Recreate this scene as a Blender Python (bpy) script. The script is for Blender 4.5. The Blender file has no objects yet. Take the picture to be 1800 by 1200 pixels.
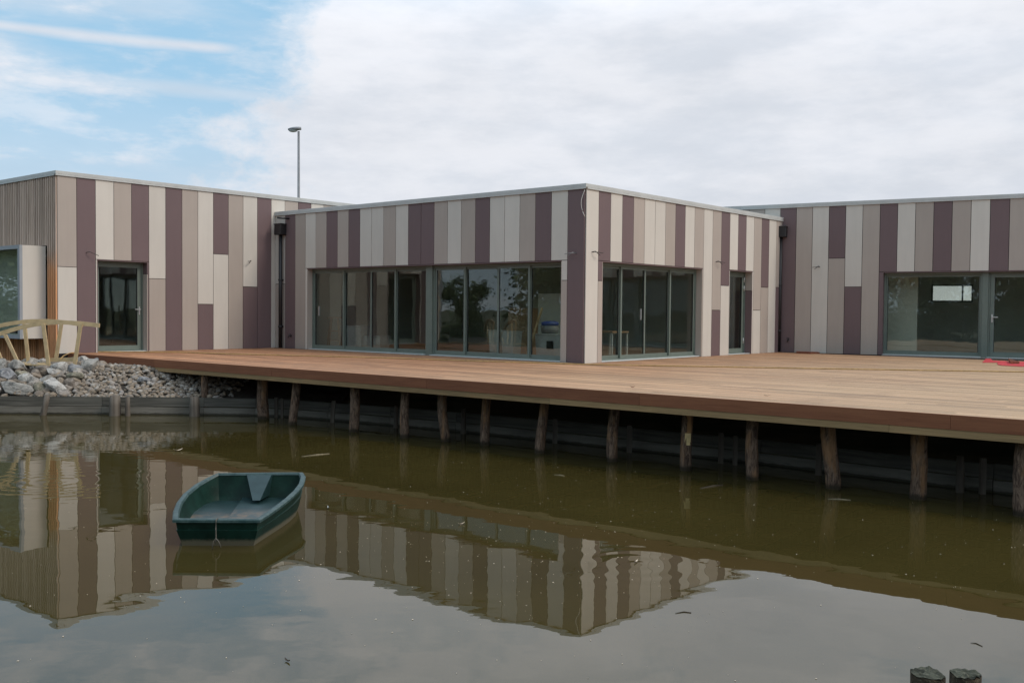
import bpy, bmesh, math, random
from mathutils import Vector, Matrix, noise
R = math.radians
rnd = random.Random(7)
scene = bpy.context.scene
col = scene.collection

# ------------------------------------------------------------------ camera
FPX, PITCH, ROLL, CZ = 1756.5, .0312, .0092, 2.27
cam_data = bpy.data.cameras.new('camera')
cam = bpy.data.objects.new('camera', cam_data); col.objects.link(cam)
cam_data.sensor_width = 36; cam_data.lens = FPX/1800*36; cam_data.clip_end = 3000; cam_data.clip_start = .05
MR = Matrix.Rotation(math.pi/2-PITCH, 3, 'X') @ Matrix.Rotation(ROLL, 3, 'Z')
cam.matrix_world = Matrix.Translation((0, 0, CZ)) @ MR.to_4x4()
scene.camera = cam

# ------------------------------------------------------------------ light
SUN_EL, SUN_AZ = R(42), R(112)          # azimuth from +Y towards +X
sd = bpy.data.lights.new('sun', 'SUN'); sd.energy = 1.45; sd.angle = R(16); sd.color = (1, .90, .80)
sun = bpy.data.objects.new('sun', sd); col.objects.link(sun)
sv = Vector((math.sin(SUN_AZ)*math.cos(SUN_EL), math.cos(SUN_AZ)*math.cos(SUN_EL), math.sin(SUN_EL)))
sun.rotation_euler = sv.to_track_quat('Z', 'Y').to_euler()
scene.view_settings.view_transform = 'Standard'; scene.view_settings.look = 'None'
scene.view_settings.exposure = .12; scene.view_settings.gamma = 1
scene.render.engine = 'CYCLES'
scene.cycles.transparent_max_bounces = 24
scene.cycles.max_bounces = 10; scene.cycles.glossy_bounces = 6

class NT:
    """small node helper"""
    def __init__(s, tree): s.t = tree; s.n = tree.nodes; s.l = tree.links
    def new(s, typ, inp=None, **kw):
        nd = s.n.new(typ)
        for k, v in kw.items(): setattr(nd, k, v)
        for k, v in (inp or {}).items(): s.put(nd, k, v)
        return nd
    def put(s, nd, k, v):
        so = nd.inputs[k]
        if isinstance(v, bpy.types.NodeSocket): s.l.new(v, so)
        else: so.default_value = v
    def m(s, op, a, b=None, c=None, clamp=False):
        nd = s.n.new('ShaderNodeMath'); nd.operation = op; nd.use_clamp = clamp
        for i, v in enumerate((a, b, c)):
            if v is not None: s.put(nd, i, v)
        return nd.outputs[0]
    def mix(s, f, a, b, blend='MIX'):
        nd = s.n.new('ShaderNodeMix'); nd.data_type = 'RGBA'; nd.blend_type = blend
        s.put(nd, 0, f); s.put(nd, 6, a); s.put(nd, 7, b)
        return nd.outputs[2]
    def smooth(s, v, a, b, lo=0., hi=1.):
        nd = s.n.new('ShaderNodeMapRange'); nd.interpolation_type = 'SMOOTHSTEP'
        s.put(nd, 0, v); s.put(nd, 1, a); s.put(nd, 2, b); s.put(nd, 3, lo); s.put(nd, 4, hi)
        return nd.outputs[0]
    def noise(s, vec, scale, detail=3, rough=.5, dist=0, out=0):
        nd = s.new('ShaderNodeTexNoise', {'Scale': scale, 'Detail': detail, 'Roughness': rough, 'Distortion': dist})
        if vec is not None: s.l.new(vec, nd.inputs['Vector'])
        return nd.outputs[out]
    def mapv(s, vec, loc=(0, 0, 0), rot=(0, 0, 0), sc=(1, 1, 1)):
        return s.new('ShaderNodeMapping', {'Vector': vec, 'Location': loc, 'Rotation': rot, 'Scale': sc}).outputs[0]
def rgb(*c): return (c[0], c[1], c[2], 1)

# ------------------------------------------------------------------ sky
world = bpy.data.worlds.new('World'); scene.world = world; world.use_nodes = True
w = NT(world.node_tree); w.n.clear()
sky = w.new('ShaderNodeTexSky'); sky.sky_type = 'NISHITA'; sky.sun_disc = False
sky.sun_elevation = SUN_EL; sky.sun_rotation = SUN_AZ; sky.air_density = 1.1; sky.dust_density = 2.2
tc = w.new('ShaderNodeTexCoord').outputs['Generated']
sp = w.new('ShaderNodeSeparateXYZ', {0: tc})
X, Y, Z = sp.outputs
az = w.m('ARCTAN2', X, Y)
el = w.m('ARCSINE', Z)
n_mid = w.noise(w.mapv(tc, loc=(7, 2, 4), sc=(1, 1, 3.2)), 6.5, 6, .6)
n_edge = w.noise(w.mapv(tc, sc=(1, 1, 1.6)), 5.5, 7, .62)
n_big = w.noise(w.mapv(tc, loc=(3, 1, 0), sc=(1, 1, 2.6)), 3.2, 6, .55)
n_fine = w.noise(w.mapv(tc, loc=(0, 5, 2), sc=(1, 1, 3)), 9, 7, .6)
# the big cloud bank fills the sky right of a ragged front that leans to the right with height
front = w.m('ADD', w.m('MULTIPLY', el, .42), -.335)
df = w.m('ADD', w.m('SUBTRACT', az, front), w.m('MULTIPLY', w.m('SUBTRACT', n_edge, .5), .42))
bank = w.smooth(df, -.035, .06)
bank = w.m('MULTIPLY', bank, w.smooth(az, 3.1, 2.6, 0., 1.))
# thin veil and streaks in the blue part
streak_n = w.noise(w.mapv(tc, rot=(0, R(4), 0), sc=(1.2, 1.2, 6)), 3.0, 6, .55)
veil = w.m('ADD', w.smooth(streak_n, .40, .66, .0, .45), w.smooth(n_mid, .42, .62, .04, .55))
low = w.smooth(el, .27, .04, 0., .6)
def streak(e0, slope, wid, a0, a1, amp):
    d = w.m('SUBTRACT', el, w.m('ADD', w.m('MULTIPLY', w.m('ADD', az, .4), slope), e0))
    d = w.m('ADD', d, w.m('MULTIPLY', w.m('SUBTRACT', n_fine, .5), wid*.8))
    b = w.smooth(w.m('ABSOLUTE', d), wid, 0., 0., amp)
    b = w.m('MULTIPLY', b, w.smooth(az, a0, a0+.04)); return w.m('MULTIPLY', b, w.smooth(az, a1, a1-.05))
s1 = streak(.242, -.004, .0085, -1.2, -.245, .85)
s2 = streak(.2035, -.02, .013, -.48, -.2, .55)
thin = w.m('MAXIMUM', w.m('MAXIMUM', veil, low), w.m('MAXIMUM', s1, s2))
hole = w.m('MULTIPLY', w.smooth(w.noise(w.mapv(tc, loc=(2, 9, 1), sc=(1, 1, 1.5)), 3.6, 6, .6), .47, .60, 0., .75), w.smooth(el, .27, .36))
bank = w.m('SUBTRACT', bank, hole)
cover = w.m('MAXIMUM', bank, thin, clamp=True)
# overcast is brighter towards the zenith than at the horizon
lift = w.m('ADD', w.smooth(el, .05, .30, .93, 1.0), w.smooth(el, .25, .40, 0., .50))
shade = w.m('ADD', w.m('MULTIPLY', w.smooth(n_big, .3, .7), .07), .94)
shade = w.m('MULTIPLY', shade, w.m('ADD', w.m('ADD', w.m('MULTIPLY', w.smooth(n_mid, .34, .66), .09), w.m('MULTIPLY', n_fine, .10)), .90))
cl = w.mix(w.smooth(n_mid, .32, .66), rgb(7.1, 7.55, 8.3), rgb(7.8, 8.0, 8.5))
cl = w.mix(1., cl, w.new('ShaderNodeCombineColor', {0: shade, 1: shade, 2: shade}).outputs[0], 'MULTIPLY')
cl = w.mix(1., cl, w.new('ShaderNodeCombineColor', {0: lift, 1: lift, 2: lift}).outputs[0], 'MULTIPLY')
blue = w.mix(1., sky.outputs[0], rgb(1.0, 1.16, 1.14), 'MULTIPLY')
blue = w.mix(.85, blue, rgb(3.3, 5.8, 8.0))
colr = w.mix(cover, blue, cl)
bg = w.new('ShaderNodeBackground', {'Color': colr, 'Strength': .1})
wo = w.new('ShaderNodeOutputWorld', {'Surface': bg.outputs[0]})

# ------------------------------------------------------------------ materials
def mat(name):
    m = bpy.data.materials.new(name); m.use_nodes = True
    t = NT(m.node_tree); b = t.n['Principled BSDF']
    return m, t, b
def simple(name, c, rough=.6, var=.12, scale=6, metallic=0, bump=0, bscale=40, stretch=(1, 1, 1), spec=.5, c2=None):
    m, t, b = mat(name)
    v = t.mapv(t.new('ShaderNodeTexCoord').outputs['Object'], sc=stretch)
    n = t.noise(v, scale, 5, .6)
    a = [x*(1-var) for x in c]; d = [min(1, x*(1+var)) for x in c] if c2 is None else c2
    cc = t.mix(t.smooth(n, .3, .7), rgb(*a), rgb(*d))
    t.put(b, 'Base Color', cc); t.put(b, 'Roughness', rough); t.put(b, 'Metallic', metallic)
    t.put(b, 'Specular IOR Level', spec)
    if bump:
        h = t.noise(v, bscale, 4, .6)
        t.put(b, 'Normal', t.new('ShaderNodeBump', {'Height': h, 'Distance': bump, 'Strength': 1.}).outputs[0])
    return m
def panel_mat(name, c):
    m, t, b = mat(name)
    geo = t.new('ShaderNodeNewGeometry')
    v = geo.outputs['Position']
    n = t.noise(v, .9, 4, .6); n2 = t.noise(t.mapv(v, sc=(1, 1, .12)), 7, 4, .6); n3 = t.noise(v, 260, 2, .5)
    f = t.m('ADD', t.m('MULTIPLY', n, .5), t.m('MULTIPLY', n2, .5))
    cc = t.mix(t.smooth(f, .35, .65), rgb(*[x*.97 for x in c]), rgb(*[x*1.03 for x in c]))
    rp = t.m('ADD', t.m('MULTIPLY', geo.outputs['Random Per Island'], .10), .95)
    cc = t.mix(1., cc, t.new('ShaderNodeCombineColor', {0: rp, 1: rp, 2: rp}).outputs[0], 'MULTIPLY')
    t.put(b, 'Base Color', cc); t.put(b, 'Roughness', .62); t.put(b, 'Specular IOR Level', .35)
    t.put(b, 'Normal', t.new('ShaderNodeBump', {'Height': n3, 'Distance': .0006, 'Strength': .6}).outputs[0])
    return m
M = {}
M['cream'] = panel_mat('cream_panel', (.57, .53, .47))
M['taupe'] = panel_mat('taupe_panel', (.39, .335, .29))
M['plum'] = panel_mat('plum_panel', (.150, .103, .104))
M['joint'] = simple('dark_joint', (.012, .010, .010), .95)
M['coping'] = simple('coping_metal', (.47, .48, .46), .45, .06, 3)
M['frame'] = simple('grey_green_frame', (.135, .165, .140), .42, .06, 5)
M['baymetal'] = simple('bay_grey_metal', (.30, .32, .34), .4, .05, 5)
M['sill'] = simple('sill_metal', (.62, .64, .62), .4, .05, 5)
M['chrome'] = simple('brushed_steel', (.7, .7, .7), .3, .05, 5, metallic=.8)
M['black'] = simple('black_metal', (.014, .013, .014), .45, .1, 8)
M['gasket'] = simple('black_gasket', (.012, .013, .013), .7)
M['interior'] = simple('plastered_wall', (.50, .52, .48), .9, .05, 2)
M['ceiling'] = simple('ceiling_board', (.55, .56, .54), .9, .04, 2)
M['screed'] = simple('interior_floor', (.25, .21, .18), .5, .12, 3)
M['added_backing'] = simple('grey_green_backing', (.50, .52, .46), .8, .06, 2)
M['white'] = simple('white_plastic', (.38, .41, .41), .45, .07, 7)
M['paledoor'] = simple('pale_green_door', (.66, .67, .60), .5, .04, 2)
M['bluep'] = simple('blue_plastic', (.05, .09, .35), .5)
M['card'] = simple('brown_board', (.34, .22, .13), .8)
M['pine'] = simple('pale_pine', (.47, .36, .20), .65, .16, 5, bump=.0015, bscale=60, stretch=(1, 1, 1))
M['lampgrey'] = simple('galvanised_grey', (.20, .21, .22), .5, .1, 3)
M['lens'] = simple('lamp_lens', (.45, .48, .5), .2)
M['red'] = simple('red_sheet', (.62, .06, .07), .5, .1, 9)
M['rust'] = simple('rusty_brown', (.16, .045, .02), .8, .3, 20)
M['cable'] = simple('dark_cable', (.03, .025, .025), .6)
M['wcable'] = simple('white_cable', (.62, .6, .55), .5)
M['hose'] = simple('yellow_hose', (.42, .27, .10), .5, .2, 12)
M['rope'] = simple('grey_rope', (.12, .11, .09), .9, .3, 40)
M['twig'] = simple('dry_twig', (.24, .20, .13), .85, .3, 20)
M['darktwig'] = simple('dark_wet_twig', (.045, .033, .022), .7, .3, 20)
M['leafdry'] = simple('pale_leaf', (.62, .52, .40), .7, .2, 20)
M['soil'] = simple('dark_soil', (.045, .036, .026), .95, .4, 3, bump=.03, bscale=9)
M['gravelroof'] = simple('roof_membrane', (.22, .22, .21), .9)

def stone(name, c1, c2, c3, scale=5, bump=.012):
    m, t, b = mat(name)
    v = t.new('ShaderNodeTexCoord').outputs['Object']
    oi = t.new('ShaderNodeObjectInfo').outputs['Random']
    v = t.new('ShaderNodeVectorMath', {0: v, 1: t.new('ShaderNodeCombineXYZ', {0: t.m('MULTIPLY', oi, 30)}).outputs[0]}, operation='ADD').outputs[0]
    n = t.noise(v, scale, 8, .68, .6); n2 = t.noise(v, scale*4, 6, .7)
    cc = t.mix(t.smooth(n, .32, .62), rgb(*c1), rgb(*c2))
    cc = t.mix(t.smooth(n2, .52, .68, 0., .8), cc, rgb(*c3))
    t.put(b, 'Base Color', cc); t.put(b, 'Roughness', .9); t.put(b, 'Specular IOR Level', .25)
    h = t.m('ADD', n, t.m('MULTIPLY', n2, .35))
    t.put(b, 'Normal', t.new('ShaderNodeBump', {'Height': h, 'Distance': bump*3, 'Strength': .8}).outputs[0])
    return m
M['st_grey'] = stone('grey_limestone', (.13, .125, .115), (.36, .345, .31), (.52, .49, .44))
M['st_blue'] = stone('bluish_stone', (.12, .122, .13), (.30, .30, .30), (.46, .45, .43))
M['st_white'] = stone('white_mottled_stone', (.16, .15, .14), (.50, .48, .44), (.70, .68, .63), 6)
M['st_olive'] = stone('olive_stone', (.11, .10, .07), (.27, .25, .19), (.38, .35, .28))
M['st_red'] = stone('reddish_stone', (.10, .085, .07), (.25, .215, .18), (.36, .32, .28))

def cobble_mat():
    m, t, b = mat('cobble_stone')
    g = t.new('ShaderNodeNewGeometry')
    rp = g.outputs['Random Per Island']
    cr = t.new('ShaderNodeValToRGB'); t.l.new(rp, cr.inputs[0]); e = cr.color_ramp.elements
    e[0].position = 0; e[0].color = rgb(.15, .125, .10); e[1].position = 1; e[1].color = rgb(.36, .33, .29)
    for p, c in ((.2, (.29, .23, .165)), (.45, (.22, .19, .16)), (.6, (.35, .28, .20)), (.8, (.27, .25, .23)), (.93, (.45, .42, .37))):
        x = e.new(p); x.color = rgb(*c)
    n = t.noise(g.outputs['Position'], 45, 4, .6)
    cc = t.mix(t.smooth(n, .3, .7, 0., .5), cr.outputs[0], rgb(.13, .11, .09))
    t.put(b, 'Base Color', cc); t.put(b, 'Roughness', .85); t.put(b, 'Specular IOR Level', .3)
    return m
M['cobble'] = cobble_mat()
M['rubble'] = cobble_mat()

def wood(name, c1, c2, along='X', pitch=None, bump=.002, rough=.7, grain=30, dark=None, spec=.4, pos=False, rv=.34):
    """grain stretched along one object axis; a random tone for every board of the given pitch"""
    m, t, b = mat(name)
    g = t.new('ShaderNodeNewGeometry')
    v = g.outputs['Position'] if pos else t.new('ShaderNodeTexCoord').outputs['Object']
    sc = {'X': (.06, 1, 1), 'Y': (1, .06, 1), 'Z': (1, 1, .06)}[along]
    rp = g.outputs['Random Per Island']
    off = t.new('ShaderNodeCombineXYZ', {0: t.m('MULTIPLY', rp, 17.), 1: t.m('MULTIPLY', rp, 9.), 2: t.m('MULTIPLY', rp, 5.)}).outputs[0]
    v = t.new('ShaderNodeVectorMath', {0: t.mapv(v, sc=sc), 1: off}, operation='ADD').outputs[0]
    n = t.noise(v, grain, 6, .6, .8); nb = t.noise(v, 2.2, 3, .5)
    f = t.m('ADD', t.m('MULTIPLY', n, .55), t.m('MULTIPLY', nb, .45))
    cc = t.mix(t.smooth(f, .33, .67), rgb(*c1), rgb(*c2))
    k = t.m('ADD', t.m('MULTIPLY', rp, rv), 1-rv/2)
    cc = t.mix(1., cc, t.new('ShaderNodeCombineColor', {0: k, 1: k, 2: k}).outputs[0], 'MULTIPLY')
    if dark: cc = t.mix(t.smooth(n, .62, .72, 0., .7), cc, rgb(*dark))
    t.put(b, 'Base Color', cc); t.put(b, 'Roughness', rough); t.put(b, 'Specular IOR Level', spec)
    t.put(b, 'Normal', t.new('ShaderNodeBump', {'Height': n, 'Distance': bump, 'Strength': 1.}).outputs[0])
    return m, t, b, cc
M['fascia'] = wood('red_brown_fascia', (.175, .060, .026), (.25, .096, .042), 'X', rv=.10)[0]
M['beam'] = wood('treated_pine_beam', (.19, .125, .055), (.33, .215, .10), 'X', dark=(.38, .17, .06), rv=.2)[0]
M['plank'] = wood('weathered_bank_plank', (.05, .046, .037), (.15, .14, .115), 'X', dark=(.045, .042, .035), grain=14)[0]
m, t, b, cc = wood('pale_weathered_plank', (.11, .10, .08), (.25, .23, .19), 'X', dark=(.045, .042, .035), grain=14)
ps_ = t.new('ShaderNodeNewGeometry').outputs['Position']; pz_ = t.new('ShaderNodeSeparateXYZ', {0: ps_}).outputs[2]
cc = t.mix(t.smooth(t.m('ADD', pz_, t.m('MULTIPLY', t.noise(ps_, 5, 5, .6), .06)), .075, .05, 0., .9), cc, rgb(.03, .026, .015)); t.put(b, 'Base Color', cc); M['planklow'] = m
M['stake'] = wood('weathered_stake', (.05, .038, .028), (.17, .145, .115), 'Z', dark=(.03, .025, .02), grain=12)[0]
# decking: warm hardwood, blending unevenly to a paler tan towards the open right-hand end
m, t, b, cc = wood('hardwood_decking', (.275, .126, .062), (.505, .26, .138), 'X', bump=.001, rough=.6, grain=26, spec=.3, dark=(.17, .085, .05), rv=.55)
ox = t.new('ShaderNodeSeparateXYZ', {0: t.new('ShaderNodeTexCoord').outputs['Object']}).outputs
pn = t.noise(t.new('ShaderNodeTexCoord').outputs['Object'], .35, 4, .6)
wf = t.smooth(t.m('ADD', ox[0], t.m('MULTIPLY', t.m('SUBTRACT', pn, .5), 9.)), 6., -11., 0., .72)
kk = t.m('ADD', t.m('MULTIPLY', t.new('ShaderNodeNewGeometry').outputs['Random Per Island'], .34), .83)
wc = t.mix(1., rgb(.50, .36, .22), t.new('ShaderNodeCombineColor', {0: kk, 1: kk, 2: kk}).outputs[0], 'MULTIPLY')
cc = t.mix(wf, cc, wc)
sn = t.noise(t.new('ShaderNodeTexCoord').outputs['Object'], 1.1, 7, .65)
cc = t.mix(t.smooth(sn, .50, .68, 0., .30), cc, rgb(.20, .12, .075)); t.put(b, 'Base Color', cc)
M['deck'] = m
# slatted larch cladding: silver grey where rain reaches it, still orange low down and beside the bay
m, t, b, cc = wood('larch_slats', (.36, .265, .20), (.60, .455, .36), 'Z', bump=.001, grain=18, dark=(.09, .06, .045))
pz = t.new('ShaderNodeSeparateXYZ', {0: t.new('ShaderNodeNewGeometry').outputs['Position']}).outputs
wz = t.smooth(t.m('ADD', pz[2], t.m('MULTIPLY', t.noise(t.new('ShaderNodeNewGeometry').outputs['Position'], 2.5, 3), .7)), 4.1, 3.2, 0., .9)
cc = t.mix(wz, cc, t.mix(1., cc, rgb(1.5, .92, .50), 'MULTIPLY')); t.put(b, 'Base Color', cc)
M['slats'] = m

def bark_mat():
    m, t, b = mat('post_bark')
    v = t.new('ShaderNodeTexCoord').outputs['Object']
    oi = t.new('ShaderNodeObjectInfo').outputs['Random']
    v = t.new('ShaderNodeVectorMath', {0: t.mapv(v, sc=(1, 1, .22)), 1: t.new('ShaderNodeCombineXYZ', {0: t.m('MULTIPLY', oi, 40)}).outputs[0]}, operation='ADD').outputs[0]
    n = t.noise(v, 26, 7, .7, 1.2); n2 = t.noise(v, 6, 4, .6)
    cc = t.mix(t.smooth(n, .36, .64), rgb(.055, .035, .026), rgb(.24, .165, .115))
    cc = t.mix(t.smooth(n2, .5, .66, 0., .75), cc, rgb(.30, .165, .08))
    cc = t.mix(t.smooth(n, .66, .74, 0., .7), cc, rgb(.40, .36, .30))
    pz_ = t.new('ShaderNodeSeparateXYZ', {0: t.new('ShaderNodeNewGeometry').outputs['Position']}).outputs[2]
    cc = t.mix(t.smooth(t.m('ADD', pz_, t.m('MULTIPLY', n2, .12)), .16, .09, 0., .85), cc, rgb(.022, .02, .012))
    t.put(b, 'Base Color', cc); t.put(b, 'Roughness', .95); t.put(b, 'Specular IOR Level', .2)
    t.put(b, 'Normal', t.new('ShaderNodeBump', {'Height': n, 'Distance': .03, 'Strength': 1.}).outputs[0])
    return m
M['bark'] = bark_mat()
M['peeled'] = simple('peeled_wood', (.62, .47, .22), .7, .15, 12)
M['peeledbrown'] = simple('peeled_brown_wood', (.30, .155, .06), .7, .2, 12)
M['endgrain'] = stone('grey_end_grain', (.022, .024, .016), (.075, .08, .058), (.15, .15, .11), 9, .006)
M['stumpbark'] = stone('stump_bark', (.025, .02, .014), (.10, .075, .05), (.2, .18, .12), 12, .02)

def glass_mat(name, tint, base):
    m, t, b = mat(name); t.n.remove(b)
    lw = t.new('ShaderNodeLayerWeight', {'Blend': .5}).outputs['Facing']
    F = t.m('ADD', t.m('MULTIPLY', t.m('POWER', lw, 5.), 1-base), base)
    gl = t.new('ShaderNodeBsdfGlossy', {'Color': rgb(.95, 1, .98), 'Roughness': .012})
    nz = t.noise(t.new('ShaderNodeNewGeometry').outputs['Position'], .9, 2)
    t.put(gl, 'Normal', t.new('ShaderNodeBump', {'Height': nz, 'Distance': .004, 'Strength': 1.}).outputs[0])
    tr = t.new('ShaderNodeBsdfTransparent', {'Color': rgb(*tint)})
    mx = t.new('ShaderNodeMixShader', {0: F, 1: tr.outputs[0], 2: gl.outputs[0]})
    t.l.new(mx.outputs[0], t.n['Material Output'].inputs['Surface'])
    return m
M['glass'] = glass_mat('window_glass', (.84, .86, .83), .07)

def boat_mat():
    m, t, b = mat('green_boat_plastic')
    v = t.new('ShaderNodeTexCoord').outputs['Object']
    n = t.noise(v, 5, 6, .65); n2 = t.noise(v, 28, 5, .7)
    cc = t.mix(t.smooth(n, .3, .7), rgb(.0025, .016, .011), rgb(.006, .031, .022))
    cc = t.mix(t.smooth(n2, .58, .72, 0., .35), cc, rgb(.05, .075, .06))
    z = t.new('ShaderNodeSeparateXYZ', {0: v}).outputs[2]
    grime = t.smooth(t.m('ADD', z, t.m('MULTIPLY', n2, .05)), .105, .06, 0., .75)
    cc = t.mix(grime, cc, rgb(.17, .15, .10))
    t.put(b, 'Base Color', cc); t.put(b, 'Roughness', .5); t.put(b, 'Specular IOR Level', .22)
    t.put(b, 'Normal', t.new('ShaderNodeBump', {'Height': n2, 'Distance': .0015, 'Strength': 1.}).outputs[0])
    return m
M['boat'] = boat_mat()
m, t, b = mat('faded_boat_rim'); v = t.new('ShaderNodeTexCoord').outputs['Object']
t.put(b, 'Base Color', t.mix(t.smooth(t.noise(v, 14, 6, .7), .35, .68), rgb(.012, .042, .042), rgb(.052, .092, .088))); t.put(b, 'Roughness', .5)
M['boatrim'] = m
m, t, b = mat('dirty_boat_floor'); v = t.new('ShaderNodeTexCoord').outputs['Object']
xs = t.new('ShaderNodeSeparateXYZ', {0: v}).outputs
dirt = t.m('MULTIPLY', t.smooth(t.noise(v, 9, 7, .7), .40, .62), t.smooth(xs[1], .15, -.25, .0, 1.))
cc = t.mix(t.smooth(t.noise(v, 4, 5, .6), .3, .7), rgb(.007, .026, .027), rgb(.020, .048, .050))
t.put(b, 'Base Color', t.mix(dirt, cc, rgb(.13, .09, .055))); t.put(b, 'Roughness', .38)
M['boatfloor'] = m

def water_mat():
    m, t, b = mat('muddy_water')
    v = t.new('ShaderNodeNewGeometry').outputs['Position']
    n = t.noise(v, .25, 4, .6)
    t.put(b, 'Base Color', t.mix(t.smooth(n, .3, .7), rgb(.043, .034, .010), rgb(.056, .044, .013)))
    t.put(b, 'Roughness', .0); t.put(b, 'IOR', 1.40); t.put(b, 'Specular IOR Level', .5)
    a = t.noise(t.mapv(v, sc=(.75, 1, 1)), 1.1, 2, .5, .3)
    c = t.noise(t.mapv(v, loc=(4, 2, 0), sc=(.7, 1, 1)), 3.0, 1, .4, .3)
    d = t.noise(t.mapv(v, loc=(9, 5, 0), sc=(.7, 1, 1)), 11, 2, .5)
    e_ = t.noise(t.mapv(v, loc=(2, 8, 0), sc=(.75, 1, 1)), 6.0, 1, .4, .3)
    fr_ = t.noise(t.mapv(v, loc=(3, 1, 0), rot=(0, 0, R(10)), sc=(.25, 1, 1)), 7.0, 2, .5)
    sx_ = t.new('ShaderNodeSeparateXYZ', {0: v}).outputs
    breeze = t.m('MULTIPLY', t.smooth(sx_[0], -3.6, -6.2), t.smooth(t.m('ADD', sx_[1], t.m('MULTIPLY', e_, 3)), 11., 15.5))
    patch = t.smooth(t.noise(t.mapv(v, loc=(1, 7, 0), sc=(.6, 1, 1)), .55, 2), .42, .66, .35, 1.5)
    h = t.m('ADD', t.m('MULTIPLY', a, .0036), t.m('MULTIPLY', t.m('MULTIPLY', c, .00060), patch))
    h = t.m('ADD', h, t.m('MULTIPLY', t.m('MULTIPLY', d, .00008), patch))
    h = t.m('ADD', h, t.m('MULTIPLY', e_, .00020))
    h = t.m('ADD', h, t.m('MULTIPLY', t.m('MULTIPLY', fr_, .0011), breeze))
    # two sets of dying rings
    s = t.new('ShaderNodeSeparateXYZ', {0: v}).outputs
    for cx, cy, amp, lam, rad in ((1.15, 8.9, .0004, .24, 1.2), (-5.9, 12.9, .0006, .24, 2.0)):
        dx = t.m('SUBTRACT', s[0], cx); dy = t.m('SUBTRACT', s[1], cy)
        r = t.m('SQRT', t.m('ADD', t.m('MULTIPLY', dx, dx), t.m('MULTIPLY', dy, dy)))
        q = t.m('MULTIPLY', t.m('SINE', t.m('MULTIPLY', r, 2*math.pi/lam)), t.smooth(r, rad, .1, 0., amp))
        h = t.m('ADD', h, q)
    t.put(b, 'Normal', t.new('ShaderNodeBump', {'Height': h, 'Distance': 1., 'Strength': 1.}).outputs[0])
    return m
M['water'] = water_mat()
m, t, b = mat('leaf_green')
rp = t.new('ShaderNodeNewGeometry').outputs['Random Per Island']
t.put(b, 'Base Color', t.mix(rp, rgb(.055, .085, .04), rgb(.15, .20, .09))); t.put(b, 'Roughness', .6)
M['leaf'] = m
M['trunk'] = simple('tree_bark', (.10, .075, .05), .95, .3, 8, bump=.02, bscale=12)
m, t, b = mat('grassy_ground'); v = t.new('ShaderNodeNewGeometry').outputs['Position']
t.put(b, 'Base Color', t.mix(t.smooth(t.noise(v, .6, 8, .7), .35, .65), rgb(.045, .06, .02), rgb(.13, .11, .06))); t.put(b, 'Roughness', .95)
M['ground'] = m

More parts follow.
